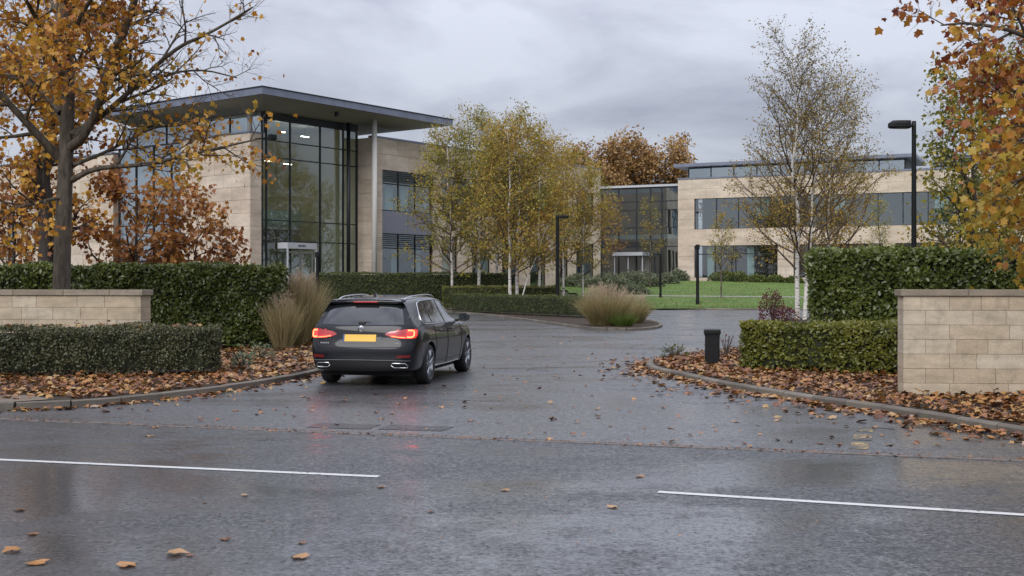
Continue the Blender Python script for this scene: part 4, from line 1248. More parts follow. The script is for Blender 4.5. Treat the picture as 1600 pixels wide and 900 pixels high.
    def patch(name, lo, hi, mat, proj, off=.006, n=10, m=5, parent=car, depth=.02):
        A, B = resample(lo, n), resample(hi, n)
        V, F = [], []
        for j in range(m+1):
            for i in range(n+1):
                q = A[i].lerp(B[i], j/m); V.append(proj(q.x, q.y, off)[:])
        for j in range(m):
            for i in range(n):
                a = j*(n+1)+i; F.append((a, a+1, a+n+2, a+n+1))
        bd = [i for i in range(n+1)] + [j*(n+1)+n for j in range(1, m+1)] + [m*(n+1)+i for i in range(n-1, -1, -1)] + [j*(n+1) for j in range(m-1, 0, -1)]
        base = len(V)
        for i in bd:
            q = Vector(V[i]); u = proj.__name__
            V.append((q + (Vector((0, depth, 0)) if u == 'hit_rear' else Vector((-math.copysign(depth, q.x), 0, 0))))[:])
        k = len(bd)
        for i in range(k): F.append((bd[i], base+i, base+(i+1) % k, bd[(i+1) % k]))
        o = MB().add(V, F).build(name, mat, parent, True)
        try: o.data.set_sharp_from_angle(angle=math.radians(40))
        except Exception: pass
        return o
    def rtube(name, pts, r, mat, proj, off=.003, n=24, sides=5, parent=car):
        q = resample(pts, n); return MB().tube([proj(p.x, p.y, off) for p in q], r, sides).build(name, mat, parent, True)
    # rear glass, spoiler and tailgate detail
    patch('rear_window', [(-.685, 1.005), (0, .99), (.685, 1.005)], [(-.575, 1.315), (0, 1.325), (.575, 1.315)], cglass, hit_rear, .006, 14, 6)
    sp = MB()
    pts_t, V, F = [], [], []
    for i in range(13):
        x = -.61 + 1.22*i/12; c = .05*(x/.61)**2
        V += [(x, .335+c, 1.375-.012*(x/.61)**2), (x, .60, 1.425-.02*(x/.61)**2), (x, .36+c, 1.345-.014*(x/.61)**2), (x, .55, 1.36)]
    for i in range(12):
        a = i*4; F += [(a, a+4, a+5, a+1), (a, a+2, a+6, a+4), (a+2, a+3, a+7, a+6)]
    F += [(0, 1, 3, 2), (48, 50, 51, 49)]
    sp.add(V, F).build('spoiler', paint, car, True)
    MB().box(-.20, .20, .333, .35, 1.352, 1.370, .003).build('high_brake_lamp', brake3, car)
    wp = hit_rear(.02, 1.03, .03)
    MB().tube([(-.04, .155, 1.025), (.10, .16, 1.035), (.40, .185, 1.028)], [.02, .012, .007], 6).build('rear_wiper', dark, car)
    MB().box(-.05, .06, .12, .165, 1.005, 1.05, .01).build('wiper_boss', dark, car)
    # tail lights in two pieces, wrapping round the corner
    for sg in (1, -1):
        def m_(pl): return [(sg*x, z) for x, z in pl]
        tl = patch('tail_light', m_([(.40, .845), (.47, .815), (.62, .795), (.735, .785)]), m_([(.40, .855), (.47, .895), (.60, .915), (.735, .928)]), smoke, hit_rear, .007, 10, 4)
        patch('outer_lens', m_([(.735, .782), (.862, .79)]), m_([(.735, .928), (.858, .93)]), red, hit_rear, .012, 8, 5, tl)
        def hs(y, z, off): return hit_side(y, z, off, sg)
        hs.__name__ = 'hs'
        patch('side_lens', [(.12, .785), (.30, .82)], [(.13, .93), (.34, .915)], red, hs, .008, 6, 4, tl)
        # glowing C
        def bar(pl, r): 
            q = resample(m_(pl), 12); MB().tube([hit_rear(p.x, p.y, .014) for p in q], r, 6).build('lamp_strip', redlit, tl, True)
        bar([(.745, .805), (.79, .803), (.825, .806), (.838, .83), (.838, .88), (.828, .908), (.79, .912), (.752, .912)], .0135)
        bar([(.50, .822), (.60, .806), (.72, .797)], .0065)
    patch('number_plate', [(-.26, .735), (.26, .735)], [(-.26, .845), (.26, .845)], plate, hit_rear, .012, 4, 2)
    patch('plate_band', [(-.285, .735), (-.262, .735)], [(-.285, .845), (-.262, .845)], blue, hit_rear, .012, 2, 2)
    patch('plate_recess', [(-.36, .70), (.36, .70)], [(-.33, .875), (.33, .875)], paint, hit_rear, .003, 6, 3)
    by = hit_rear(0, .935, .012)
    MB().lathe([(0.0, -.006), (.040, -.006), (.050, 0), (.052, .012)], 'y', 24, (0, by.y, .935)).build('badge', chrome, car, True)
    MB().lathe([(.034, -.010), (.040, -.010), (.040, -.004), (.034, -.004)], 'y', 20, (0, by.y, .935), True).build('badge_ring', dark, car)
    for a in range(3):
        an = a*2*PI/3 + .5
        MB().tube([(0, by.y-.009, .935), (.034*math.sin(an), by.y-.009, .935+.034*math.cos(an))], .006, 5).build('badge_mark', dark, car)
    for i in range(5):
        q = hit_rear(-.66+i*.032, .71, .004); MB().box(q.x-.010, q.x+.010, q.y-.004, q.y+.006, .698, .718).build('lettering', chrome, car)
    for i in range(2):
        q = hit_rear(.58+i*.035, .71, .004); MB().box(q.x-.012, q.x+.012, q.y-.004, q.y+.006, .698, .718).build('lettering', chrome, car)
    # shut lines
    rtube('tailgate_seam', [(-.70, .97), (-.735, .93), (-.735, .78), (-.715, .68), (-.66, .645), (0, .638), (.66, .645), (.715, .68), (.735, .78), (.735, .93), (.70, .97)], .0055, dark, hit_rear, .001, 50)
    patch('lower_bumper', [(-.80, .27), (0, .255), (.80, .27)], [(-.82, .40), (-.6, .415), (0, .42), (.6, .415), (.82, .40)], dark, hit_rear, .006, 18, 4)
    rtube('bumper_trim', [(-.80, .425), (-.5, .436), (0, .44), (.5, .436), (.80, .425)], .007, plain('trim_grey', (.10, .10, .11), .35), hit_rear, .004, 30)
    for sg in (1, -1):
        patch('reflector', [(sg*.60, .475), (sg*.80, .48)], [(sg*.60, .515), (sg*.80, .52)], reflector, hit_rear, .005, 6, 2)
        x0, x1 = sg*.50, sg*.74
        q = [hit_rear(x, z, .012) for x, z in ((x0, .355), (sg*.55, .318), (x1, .315), (sg*.76, .345), (sg*.72, .385), (sg*.53, .39), (x0, .355))]
        MB().tube(q, .009, 6).build('exhaust_tip', chrome, car, True)
        patch('exhaust_mouth', [(sg*.53, .325), (sg*.735, .325)], [(sg*.53, .38), (sg*.725, .378)], well, hit_rear, .010, 4, 2)
    # side glass: three panes each side, bright surround
    for sg in (1, -1):
        def hs(y, z, off): return hit_side(y, z, off, sg)
        hs.__name__ = 'hs'
        pan = [([(.78, 1.03), (1.28, 1.01)], [(.98, 1.31), (1.10, 1.345), (1.25, 1.352)]),
               ([(1.36, 1.008), (2.14, .995)], [(1.33, 1.357), (2.06, 1.372)]),
               ([(2.24, .992), (3.16, .985)], [(2.14, 1.372), (2.42, 1.355), (2.66, 1.27), (3.02, 1.06)])]
        patch('window_surround', [(.70, 1.0), (1.5, .982), (3.28, .965)], [(.93, 1.335), (1.1, 1.37), (2.1, 1.39), (2.48, 1.37), (2.72, 1.275), (3.12, 1.05)], dark, hs, .003, 30, 8)
        for lo, hi in pan: patch('side_window', lo, hi, cglass, hs, .008, 8, 5, depth=.004)
        rtube('chrome_strip', [(3.26, .972), (2.5, .978), (1.5, .984), (.80, .997), (.72, 1.02), (.76, 1.11), (.93, 1.33), (1.1, 1.366), (1.5, 1.378), (2.1, 1.385), (2.48, 1.366), (2.72, 1.27)], .011, chrome, hs, .010, 60)
        # doors
        for pl in ([(2.19, .97), (2.20, .5), (2.18, .27)], [(1.33, .97), (1.36, .80), (1.42, .62), (1.30, .45)], [(3.20, .95), (3.24, .6), (3.18, .27)], [(.62, .97), (.44, .95), (.36, .93)]):
            rtube('door_seam', pl, .0055, well, hs, .0005, 16)
        rtube('sill_strip', [(1.46, .275), (2.3, .268), (3.3, .275)], .010, chrome, hs, .005, 20)
        rtube('sill_line', [(1.48, .36), (2.3, .345), (3.3, .36)], .004, well, hs, .0, 20)
        for y in (1.50, 2.36):
            MB().tube([hs(y, .865, .028), hs(y+.05, .872, .040), hs(y+.17, .872, .040), hs(y+.21, .868, .025)], [.011, .014, .014, .010], 8).build('door_handle', paint, car, True)
        q = hs(3.10, .985, .0)
        mm = MB().tube([(q.x, 3.10, .985), (q.x+sg*.10, 3.06, 1.01)], .022, 8); mm.build('mirror_arm', dark, car, True)
        V = []
        sm = MB()
        prof = [(-.085, .0), (-.08, .06), (-.05, .082), (.05, .085), (.10, .06), (.115, .0), (.10, -.045), (.04, -.062), (-.06, -.055)]
        n_ = len(prof); vv, ff = [], []
        for dy, s_ in ((-.02, .96), (.0, 1.0), (.07, .92), (.13, .55), (.15, .15)):
            for a, c in prof: vv.append((q.x + sg*(.17 + a*s_), 3.03+dy, 1.035 + c*s_))
        for j in range(4):
            for i in range(n_): ff.append((j*n_+i, j*n_+(i+1) % n_, (j+1)*n_+(i+1) % n_, (j+1)*n_+i))
        ff += [tuple(range(n_)), tuple(4*n_+i for i in range(n_))]
        mi = sm.add(vv, ff).build('door_mirror', paint, car, True)
        MB().add([(q.x + sg*(.17+a*.9), 3.008, 1.035+c*.88) for a, c in prof], [tuple(range(n_))]).build('mirror_glass', cglass, mi)
        # roof rails
        pl = []
        for i in range(15):
            t = i/14; y = .62 + 1.95*t; z = ip(ZR, y) + .030*min(1, min(t, 1-t)*9); pl.append((sg*(ip(WR, y)-.045), y, z-.030))
        MB().tube(pl, [.010]+[.012]*13+[.010], 8).build('roof_rail', chrome, car, True)
    # aerial fin
    MB().add([(-.03, .85, 1.435), (.03, .85, 1.435), (.022, 1.05, 1.44), (-.022, 1.05, 1.44), (0, .86, 1.515), (0, .91, 1.50)], [(0, 1, 4), (1, 2, 5, 4), (2, 3, 5), (3, 0, 4, 5)]).build('aerial_fin', paint, car)
    # windscreen
    V, F = [], []
    for j in range(5):
        for i in range(9):
            t = j/4; y = 3.40-.86*t; x = (.70-.12*t)*(-1+2*i/8); h = bv.ray_cast(Vector((x, y, 2.5)), Vector((0, 0, -1)))
            V.append((h[0]+Vector((0, .004, .006)))[:])
    for j in range(4):
        for i in range(8): F.append((j*9+i, j*9+i+1, (j+1)*9+i+1, (j+1)*9+i))
    MB().add(V, F).build('windscreen', cglass, car, True)
    # wheels
    for sg in (1, -1):
        for y in (YA, YF):
            w = MB().lathe([(.215, -.10), (.255, -.112), (.300, -.108), (.322, -.085), (RW, -.04), (RW, .04), (.322, .085), (.300, .108), (.255, .112), (.215, .10)], 'x', 44).build('wheel', M['rubber'], car, True)
            w.location = (sg*.795, y, RW)
            if sg < 0: w.rotation_euler = (0, 0, PI)
            MB().lathe([(.20, -.10), (.215, .06), (.235, .094), (.250, .108), (.244, .112), (.225, .098), (.205, .06), (.19, -.10)], 'x', 40).build('rim', alloy, w, True)
            MB().lathe([(.0, .02), (.15, .02), (.15, .0), (.0, .0)], 'x', 30).build('brake_disc', plain('brake_steel', (.10, .10, .10), .4, .8), w)
            MB().lathe([(.0, .045), (.205, -.02), (.205, -.04), (0, -.04)], 'x', 24).build('inner_barrel', well, w)
            for k in range(5):
                for dlt in (-.17, .17):
                    a = 2*PI*k/5 + .3; a2 = a + dlt*1.25; a1 = a + dlt*.55
                    MB().tube([(.088, .045*math.cos(a1), .045*math.sin(a1)), (.092, .13*math.cos((a1+a2)/2), .13*math.sin((a1+a2)/2)), (.098, .232*math.cos(a2), .232*math.sin(a2))], [.020, .014, .016], 6).build('spoke', alloy, w, True)
            MB().lathe([(0, .108), (.035, .106), (.052, .092), (.055, .06)], 'x', 20).build('hub_cap', alloy, w, True)
            # arch lip
            pts = []
            for i in range(23):
                a = math.radians(-12 + 204*i/22); yy, zz = y + .374*math.cos(a), RW+.012+.374*math.sin(a)
                if zz > .25:
                    h = hit_side(yy, zz + .012, .0, sg); pts.append((h.x, yy, zz))
            MB().tube(pts, .009, 5).build('arch_lip', paint, car, True)
    MB().box(-.72, .72, .35, 4.4, .17, .26).build('underbody', well, car)
    return car

YAW = math.radians(-11.5)
make_car((-2.38, 17.93, .0), YAW).scale = (.99, .92, .975)

# ------------------------------------------------------------------ hedges
hedge('hedge', 'low dark clipped hedge in front of the left stone wall', (-11.1, 18.05, .08), .20, 6.3, 1.15, .80, M['yew'], .045, 2300, 21, lumps=.05)
hedge('hedge', 'tall dark green laurel hedge behind the left stone wall', (-20.5, 26.6, .08), .025, 15.0, 1.6, 1.93, M['laurel'], .085, 1150, 22, lumps=.075)
hedge('hedge', 'low yellowish green clipped hedge beside the black bollard', (4.02, 20.35, .08), -.50, 4.6, 1.2, .84, M['privet'], .062, 1900, 23, lumps=.055)
hedge('hedge', 'tall glossy laurel hedge behind the right stone wall', (6.25, 24.0, .08), -.25, 9.0, 1.8, 2.16, M['laurel'], .095, 1100, 24, lumps=.09)
hedge('hedge', 'low box hedge along the front edge of the traffic island', (-3.3, 60.6, .08), -1.047, 12.6, .9, .92, M['box'], .05, 900, 25, stem=False)
hedge('hedge', 'mid height hedge behind the island hedge under the birches', (-3.9, 64.2, .08), 0.0, 6.6, .9, 1.33, M['privet'], .06, 500, 26, stem=False)
hedge('hedge', 'long tall hedge in front of the atrium building', (-11.8, 69.0, .02), 0.0, 11.4, 1.2, 2.14, M['box'], .07, 480, 27, stem=False)

# ------------------------------------------------------------------ grasses and small plants
grass_clump('pampas_grass', 'tall straw coloured grass clump at the end of the left hedge', (-5.3, 28.7, .05), 1.85, .44, 31, 2600, 240, lean=(.03, 0))
grass_clump('pampas_grass', 'arching grass clump leaning against the tall left hedge', (-5.35, 26.9, .05), 1.3, .36, 32, 1500, 60)
grass_clump('pampas_grass', 'green tinged grass clump between the hedge and the car', (-4.95, 29.4, .05), 1.15, .42, 33, 1800, 50, mat=M['green_grass'])
grass_clump('fountain_grass', 'round tan fountain grass at the tip of the island', (3.35, 41.2, .08), 1.45, 1.0, 34, 3200, 320)
grass_clump('fountain_grass', 'brownish fountain grass on the right of the island tip', (4.55, 43.6, .08), 1.15, .75, 35, 1500, 160)
grass_clump('fountain_grass', 'small green fountain grass at the foot of the island clump', (3.9, 40.4, .08), .65, .55, 36, 900, 0, mat=M['green_grass'])
shrub('silver_plant', 'small silvery leaved plant at the end of the low left hedge', (-4.8, 20.5, .08), .22, .32, M['silver'], .05, 260, 37, cat='plant')
shrub('silver_plant', 'low silvery plant beside the tall left hedge', (-5.1, 23.4, .08), .30, .30, M['silver'], .05, 260, 38, cat='plant')
shrub('weed', 'scrappy yellow green weed beside the bollard', (3.35, 23.7, .08), .30, .28, M['shrub_green'], .05, 170, 39, cat='plant', stems=14)
shrub('twiggy_seedling', 'thin twiggy seedling at the corner of the low right hedge', (4.5, 24.2, .08), .22, .55, M['burgundy'], .04, 50, 40, cat='plant', stems=7)
shrub('burgundy_shrub', 'upright dark red shrub at the foot of the right birches', (10.25, 45.4, .08), .55, 1.25, M['burgundy'], .085, 900, 41, stems=24)
shrub('burgundy_shrub', 'low dark red shrub right of the upright red one', (11.0, 46.3, .08), .6, .55, M['burgundy'], .08, 500, 42)
g = np.random.default_rng(9)
spots = [(888, 88, .9, .75), (905, 90, 1.2, .9), (925, 87, 1.1, .7), (948, 89, 1.4, 1.0), (968, 85, 1.3, .9), (985, 90, 1.5, 1.1), (1003, 92, 1.5, 1.0), (1018, 88, 1.0, .7), (1042, 92, 1.0, .8), (1060, 96, .9, .9), (990, 80, 1.3, .6), (960, 79, 1.2, .6),
         (1130, 96, 1.4, .8), (1152, 95, 1.1, .8), (1182, 94, 1.0, .6), (1212, 94, 1.0, .55), (1240, 93, .9, .5)]
order = sorted(range(len(spots)), key=lambda i: spots[i][0])
names = 'leftmost second third fourth fifth sixth seventh eighth ninth tenth eleventh twelfth'.split()
li = ri = 0
for i in order:
    px, d, R, H = spots[i]; x = XD(px, d)
    if px < 1100:
        lab = '%s from the left of the grey green mounded shrubs before the glazed link' % names[li] if li else 'leftmost grey green mounded shrub before the glazed link'; li += 1
    else:
        lab = '%s from the left of the olive mounds along the right building' % names[ri] if ri else 'leftmost olive mounded shrub along the right building'; ri += 1
    shrub('mounded_shrub', lab, (x, d, gz(x, d)+.0), R, H, M['mound'] if px < 1100 else M['shrub_green'], .17, 900, 60+i, 'mounded shrubs in the beds by the buildings', core=True)

# ------------------------------------------------------------------ trees
MAPLE = dict(seg=[.6, .45, .35, .3, .25], wander=.13, up=[.02, .03, .03, .01, 0], tip=.35, sides=[12, 8, 6, 4, 3], n=[7, 8, 6, 4], start=[.3, .2, .2, .15], ang=[.85, .8, .75, .7], len=[3.2, 1.5, .80, .42], rmax=[.10, .045, .02, .009], max=4, leaf_lvl=3, leaf_per_m=9, thick=2, leaf_from=.25)
# big maple left, trunk between wall and tall hedge
D = 24.0
def Q(px, py, dy=0.0):
    d = D + dy; return np.array([(px-800)*d/FPX - TX, dy, CAM_H + (HZ-py)*d/FPX])
TX = XD(97, D)
gr = Grower(101, MAPLE)
def trunk_only(gr, pts, r0, r1, lvl=0):
    k = gr.p['max']; gr.p = dict(gr.p, max=-1, leaf_lvl=9); gr.limb(pts, r0, r1, lvl); gr.p = MAPLE
trunk_only(gr, [np.array([-.06, 0, -.05]), np.array([-.02, 0, .5]), Q(97, 400), Q(103, 250), Q(108, 120, .1), Q(100, 20, .2), Q(106, -130, .3)], .235, .09)
trunk_only(gr, [np.array([-.06, 0, -.1]), np.array([-.03, 0, .3])], .31, .22)
limbs = [([Q(108, 235), Q(135, 215, -.2), Q(165, 140, -.5), Q(195, 55, -.8), Q(235, -70, -1.2)], .115, .05),
         ([Q(110, 215), Q(150, 195, .3), Q(165, 110, .7), Q(205, 20, 1.2), Q(240, -100, 1.8)], .10, .045),
         ([Q(112, 285), Q(150, 265, -.1), Q(230, 262, -.4), Q(310, 242, -.8), Q(400, 222, -1.2)], .075, .015),
         ([Q(120, 215), Q(190, 160, -.3), Q(270, 80, -.6), Q(330, 55, -.9), Q(395, 15, -1.2)], .075, .015),
         ([Q(115, 220), Q(180, 165, .2), Q(235, 125, .6), Q(310, 110, 1.0), Q(370, 125, 1.3)], .055, .012),
         ([Q(92, 250), Q(50, 205, -.4), Q(5, 155, -.8), Q(-70, 90, -1.2)], .11, .04),
         ([Q(95, 180), Q(60, 140, .5), Q(10, 118, 1.0), Q(-60, 110, 1.6)], .075, .02),
         ([Q(98, 120), Q(70, 60, -.7), Q(45, 10, -1.2), Q(0, -60, -2)], .08, .02),
         ([Q(104, 90), Q(120, 40, -1.0), Q(150, -10, -1.6), Q(190, -70, -2.2)], .07, .02),
         ([Q(100, 60), Q(80, 0, .8), Q(40, -60, 1.6)], .07, .02),
         ([Q(114, 262), Q(170, 240, .4), Q(240, 200, .7), Q(320, 190, 1.0)], .05, .012),
         ([Q(104, 310), Q(60, 320, -.5), Q(20, 330, -.9), Q(-40, 350, -1.3)], .05, .012),
         ([Q(100, 150), Q(110, 120, -1.2), Q(125, 95, -2.2), Q(130, 80, -3.2)], .06, .015),
         ([Q(100, 200), Q(85, 170, 1.2), Q(70, 140, 2.4), Q(60, 120, 3.4)], .06, .015)]
for pts, r0, r1 in limbs: gr.limb(pts, r0, r1, 1)
def thin_right(A, g):
    # the outer right crown has lost most of its leaves
    px = 800 + (A[:, 0]+TX)/(D+A[:, 1])*FPX; py = HZ - (A[:, 2]-CAM_H)/(D+A[:, 1])*FPX
    p = np.ones(len(A)); p[(px > 215) & (py < 185)] = .22; p[(px > 330) & (py < 150)] = .12; p[px > 300] *= .8; p[(px > 130) & (py > 150)] *= .6
    return g.random(len(A)) < p
finish_tree('maple_tree', 'large amber leaved maple behind the left stone wall', 'tree', (TX, D, .05), gr, M['bark'], M['twig'], M['maple_leaf'], .105, .12, T_MAPLE_V, T_MAPLE_F, .8, tint_bias=.03, keep=thin_right)

def auto_tree(seed, prm, H, r0, lean=(0, 0), fork=None):
    gr = Grower(seed, prm); g = gr.r
    n = 9; pts = [np.array([0, 0, -.1])]
    for i in range(1, n+1):
        t = i/n; pts.append(np.array([lean[0]*H*t**1.3 + g.normal(0, .012*H*t), lean[1]*H*t**1.3 + g.normal(0, .012*H*t), H*t]))
    gr.limb(pts, r0, r0*.12, 0)
    return gr
# darker tree behind it and the rusty small one
OTH = dict(MAPLE, n=[9, 7, 5, 3], len=[2.6, 1.3, .7, .4], start=[.22, .15, .2, .1], leaf_per_m=7)
gr = auto_tree(102, OTH, 8.5, .30); finish_tree('maple_tree', 'dark trunked amber tree behind the tall left hedge', 'tree', (XD(72, 32), 32, .05), gr, M['bark_dark'], M['twig'], M['maple_leaf'], .14, .08, T_MAPLE_V, T_MAPLE_F, .8, tint_bias=-.08)
SM = dict(MAPLE, n=[13, 7, 5], len=[2.0, .95, .5], start=[.15, .15, .1], ang=[.95, .7, .7], up=[.02, .05, .03, .0], max=3, leaf_lvl=2, leaf_per_m=8.5, shape=lambda t: 1.15-.6*t, sides=[7, 5, 4, 3], rmax=[.04, .018, .008], thick=1)
gr = auto_tree(103, SM, 4.0, .09); finish_tree('young_maple', 'bushy rust red young maple right of the big trunk', 'tree', (XD(215, 33), 33, .05), gr, M['bark_dark'], M['twig'], M['rust_leaf'], .14, .07, T_MAPLE_V, T_MAPLE_F, .8)
gr = auto_tree(104, SM, 3.3, .07, (.12, 0)); finish_tree('young_maple', 'low rusty young maple before the stone slab wall', 'tree', (XD(290, 34), 34, .05), gr, M['bark_dark'], M['twig'], M['rust_leaf'], .13, .07, T_MAPLE_V, T_MAPLE_F, .8, tint_bias=-.05)
gr = auto_tree(105, SM, 4.6, .09); finish_tree('young_maple', 'rusty young maple left of the big trunk', 'tree', (XD(20, 33), 33, .05), gr, M['bark_dark'], M['twig'], M['rust_leaf'], .14, .07, T_MAPLE_V, T_MAPLE_F, .8, tint_bias=.1)

# right foreground maple: the trunk stands outside the frame, its branches reach in
D = 17.5; TX = XD(1745, D)
RM = dict(MAPLE, leaf_per_m=7.5, n=[7, 8, 6, 4], len=[2.2, 1.15, .62, .36])
gr = Grower(111, RM)
MAPLE_SAVE = MAPLE; MAPLE = RM
trunk_only(gr, [np.array([0, 0, -.1]), Q(1745, 400), Q(1740, 200), Q(1748, 0, .2), Q(1740, -200, .4)], .24, .10)
for pts, r0, r1 in [([Q(1742, 330), Q(1690, 290, -.5), Q(1630, 270, -.9), Q(1560, 300, -1.2)], .06, .012),
                    ([Q(1742, 260), Q(1680, 200, .2), Q(1600, 150, .2), Q(1520, 130, .1)], .065, .012),
                    ([Q(1742, 210), Q(1690, 130, -.5), Q(1610, 60, -.9), Q(1520, 40, -1.2), Q(1470, 45, -1.3)], .065, .01),
                    ([Q(1742, 150), Q(1690, 60, .4), Q(1620, 0, .6), Q(1540, -30, .8)], .06, .012),
                    ([Q(1742, 350), Q(1680, 330, .6), Q(1620, 330, 1.0), Q(1570, 350, 1.2)], .05, .012),
                    ([Q(1742, 240), Q(1690, 225, -1.2), Q(1630, 215, -1.9), Q(1590, 225, -2.3)], .05, .012),
                    ([Q(1742, 300), Q(1690, 250, .9), Q(1620, 230, 1.4), Q(1545, 225, 1.6)], .055, .012),
                    ([Q(1742, 380), Q(1690, 370, -.4), Q(1640, 370, -.8), Q(1600, 385, -1.0)], .045, .012),
                    ([Q(1742, 100), Q(1760, 20, -.6), Q(1800, -60, -1.2)], .06, .012)]: gr.limb(pts, r0, r1, 1)
MAPLE = MAPLE_SAVE
def right_keep(A, g):
    px = 800 + (A[:, 0]+TX)/(D+A[:, 1])*FPX; py = HZ - (A[:, 2]-CAM_H)/(D+A[:, 1])*FPX
    p = np.ones(len(A)); p[(px < 1480)] = .55; p[(px < 1600) & (py > 400)] = .25
    return g.random(len(A)) < p
finish_tree('maple_tree', 'red and orange maple reaching in from the right edge', 'tree', (TX, D, .05), gr, M['bark'], M['twig'], M['red_leaf'], .110, .11, T_MAPLE_V, T_MAPLE_F, .85, keep=right_keep, lumpf=1.0, tint_bias=.08, tint_grad=(4.4, .17))

BIRCH = dict(seg=[.8, .4, .3, .22], wander=.10, up=[.03, .02, -.03, -.06], tip=.22, sides=[9, 5, 4, 3], n=[34, 8, 5], start=[.17, .12, .1], ang=[.72, .62, .6], len=[4.5, 1.45, .62], rmax=[.045, .014, .006], max=3, leaf_lvl=2, leaf_per_m=11, thick=0, shape=lambda t: (1.05-.80*t)*(.55+.45*min(1, t*3)))
FULL = dict(BIRCH, n=[36, 8, 6], leaf_per_m=7.8, ang=[.98, .7, .62], up=[.03, .045, -.01, -.05], start=[.2, .12, .1])
BARE = dict(BIRCH, n=[34, 8, 5], leaf_per_m=11, ang=[.92, .6, .55], up=[.03, .065, .02, -.02], len=[5.2, 1.6, .6], start=[.16, .12, .1])
YOUNG = dict(BIRCH, n=[20, 6, 3], len=[1.9, .7, .35], leaf_per_m=8, ang=[.7, .55, .5], start=[.3, .1, .1])
mid = [  # px, depth, height, radius, lean, params, tint, label
    (797, 60, 9.5, .11, (-.012, .0), FULL, .06, 'front birch of the island group, its white trunk on the left of the pair'),
    (807, 60.6, 9.0, .11, (.03, .02), FULL, .12, 'front birch of the island group, its white trunk on the right of the pair'),
    (811, 59.6, 6.0, .05, (.36, .0), YOUNG, .15, 'thin birch stem leaning right from the foot of the white pair'),
    (748, 67.5, 10.8, .12, (.0, .0), FULL, -.06, 'tallest green gold birch left of the white trunked pair'),
    (775, 72, 10.8, .12, (.0, .0), FULL, -.02, 'birch just behind the white trunked pair on its left side'),
    (706, 66, 9.4, .10, (-.02, .0), FULL, -.10, 'greenest birch at the left end of the island group'),
    (842, 70, 10.0, .11, (.01, .0), FULL, .14, 'golden birch right of the white trunked pair'),
    (880, 74, 9.2, .10, (.0, .0), FULL, .10, 'shorter golden birch behind the middle lamp post'),
    (911, 76, 7.8, .08, (.0, .0), FULL, .16, 'small yellow birch right of the middle lamp post')]
protos = []
for i, (px, d, H, r, lean, prm, tb, lab) in enumerate(mid):
    gr = auto_tree(200+i, prm, H, r, lean)
    x = XD(px, d)
    finish_tree('birch_tree', lab, 'tree', (x, d, gz(x, d)), gr, M['birch'], M['twig_birch'], M['birch_leaf'], .135 if prm is FULL else .11, .08, hang=.7, group='birches on and behind the island', tint_bias=tb+.10)
for i, (px, d, H, lean, lab, leafm, tb, r, prm) in enumerate([
    (1246, 48, 11.2, (-.015, 0), 'tall sparse birch with white trunk left of the right hedge', M['sparse_leaf'], .05, .12, BARE),
    (1257, 47.6, 9.6, (.10, .03), 'sparse birch leaning right from beside the tall white trunk', M['sparse_leaf'], .12, .10, BARE),
    (1292, 53, 10.4, (.035, 0), 'thinner sparse birch standing behind the right hedge', M['sparse_leaf'], .0, .10, BARE)]):
    gr = auto_tree(220+i, prm, H, r, lean)
    finish_tree('birch_tree', lab, 'tree', (XD(px, d), d, .06), gr, M['birch'], M['twig_birch'], leafm, .102, .07, hang=.5, tint_bias=tb+.15, tint_grad=(5.5, .06), keep=lambda A, g: g.random(len(A)) < np.clip(1.15 - .065*A[:, 2], .35, 1))
for i, (px, d, H, tb, lm, lab) in enumerate([
    (955, 88, 6.6, .1, M['rust_leaf'], 'slim russet young tree left of the glazed entrance'),
    (1016, 86, 6.4, .0, M['birch_leaf'], 'slim young tree right of the glazed entrance'),
    (1127, 76, 5.2, .15, M['birch_leaf'], 'slim sparse young tree standing on the lawn'),
    (1375, 70, 6.0, .0, M['birch_leaf'], 'slim young tree left of the tall lamp post')]):
    x = XD(px, d); gr = auto_tree(240+i, YOUNG, H, .06)
    finish_tree('young_tree', lab, 'tree', (x, d, gz(x, d)+.03), gr, M['bark'], M['twig'], lm, .11, .06, hang=.6, tint_bias=tb)
# yellow green tree and shrubs behind the right hedge
YG = dict(BIRCH, n=[22, 8, 5], len=[2.2, .95, .5], leaf_per_m=9, ang=[.8, .65, .6], up=[.03, .04, .0, -.03])
for i, (px, d, H, lm, lab) in enumerate([
    (1520, 27, 6.4, M['yellow_leaf'], 'yellow green tree between the lamp post and the red maple'),
    (1605, 30, 8.0, M['yellow_leaf'], 'tall yellow green tree behind the red maple'),
    (1500, 40, 4.6, M['shrub_green'], 'low green tree showing above the right hedge')]):
    gr = auto_tree(250+i, YG, H, .10); finish_tree('leafy_tree', lab, 'tree', (XD(px, d), d, .06), gr, M['bark_dark'], M['twig'], lm, .13, .08, hang=.6)
for i, (px, d, R, H) in enumerate(((1330, 40, 1.1, 1.9), (1450, 34, 1.6, 2.5), (1540, 33, 1.8, 2.9))):
    shrub('leafy_shrub', ('rounded shrub behind the left end of the right hedge', 'green shrub behind the right hedge below the tall lamp', 'tall green shrub behind the right hedge below the maple')[i], (XD(px, d), d, .06), R, H, M['shrub_green'], .13, 2600, 300+i, core=True)
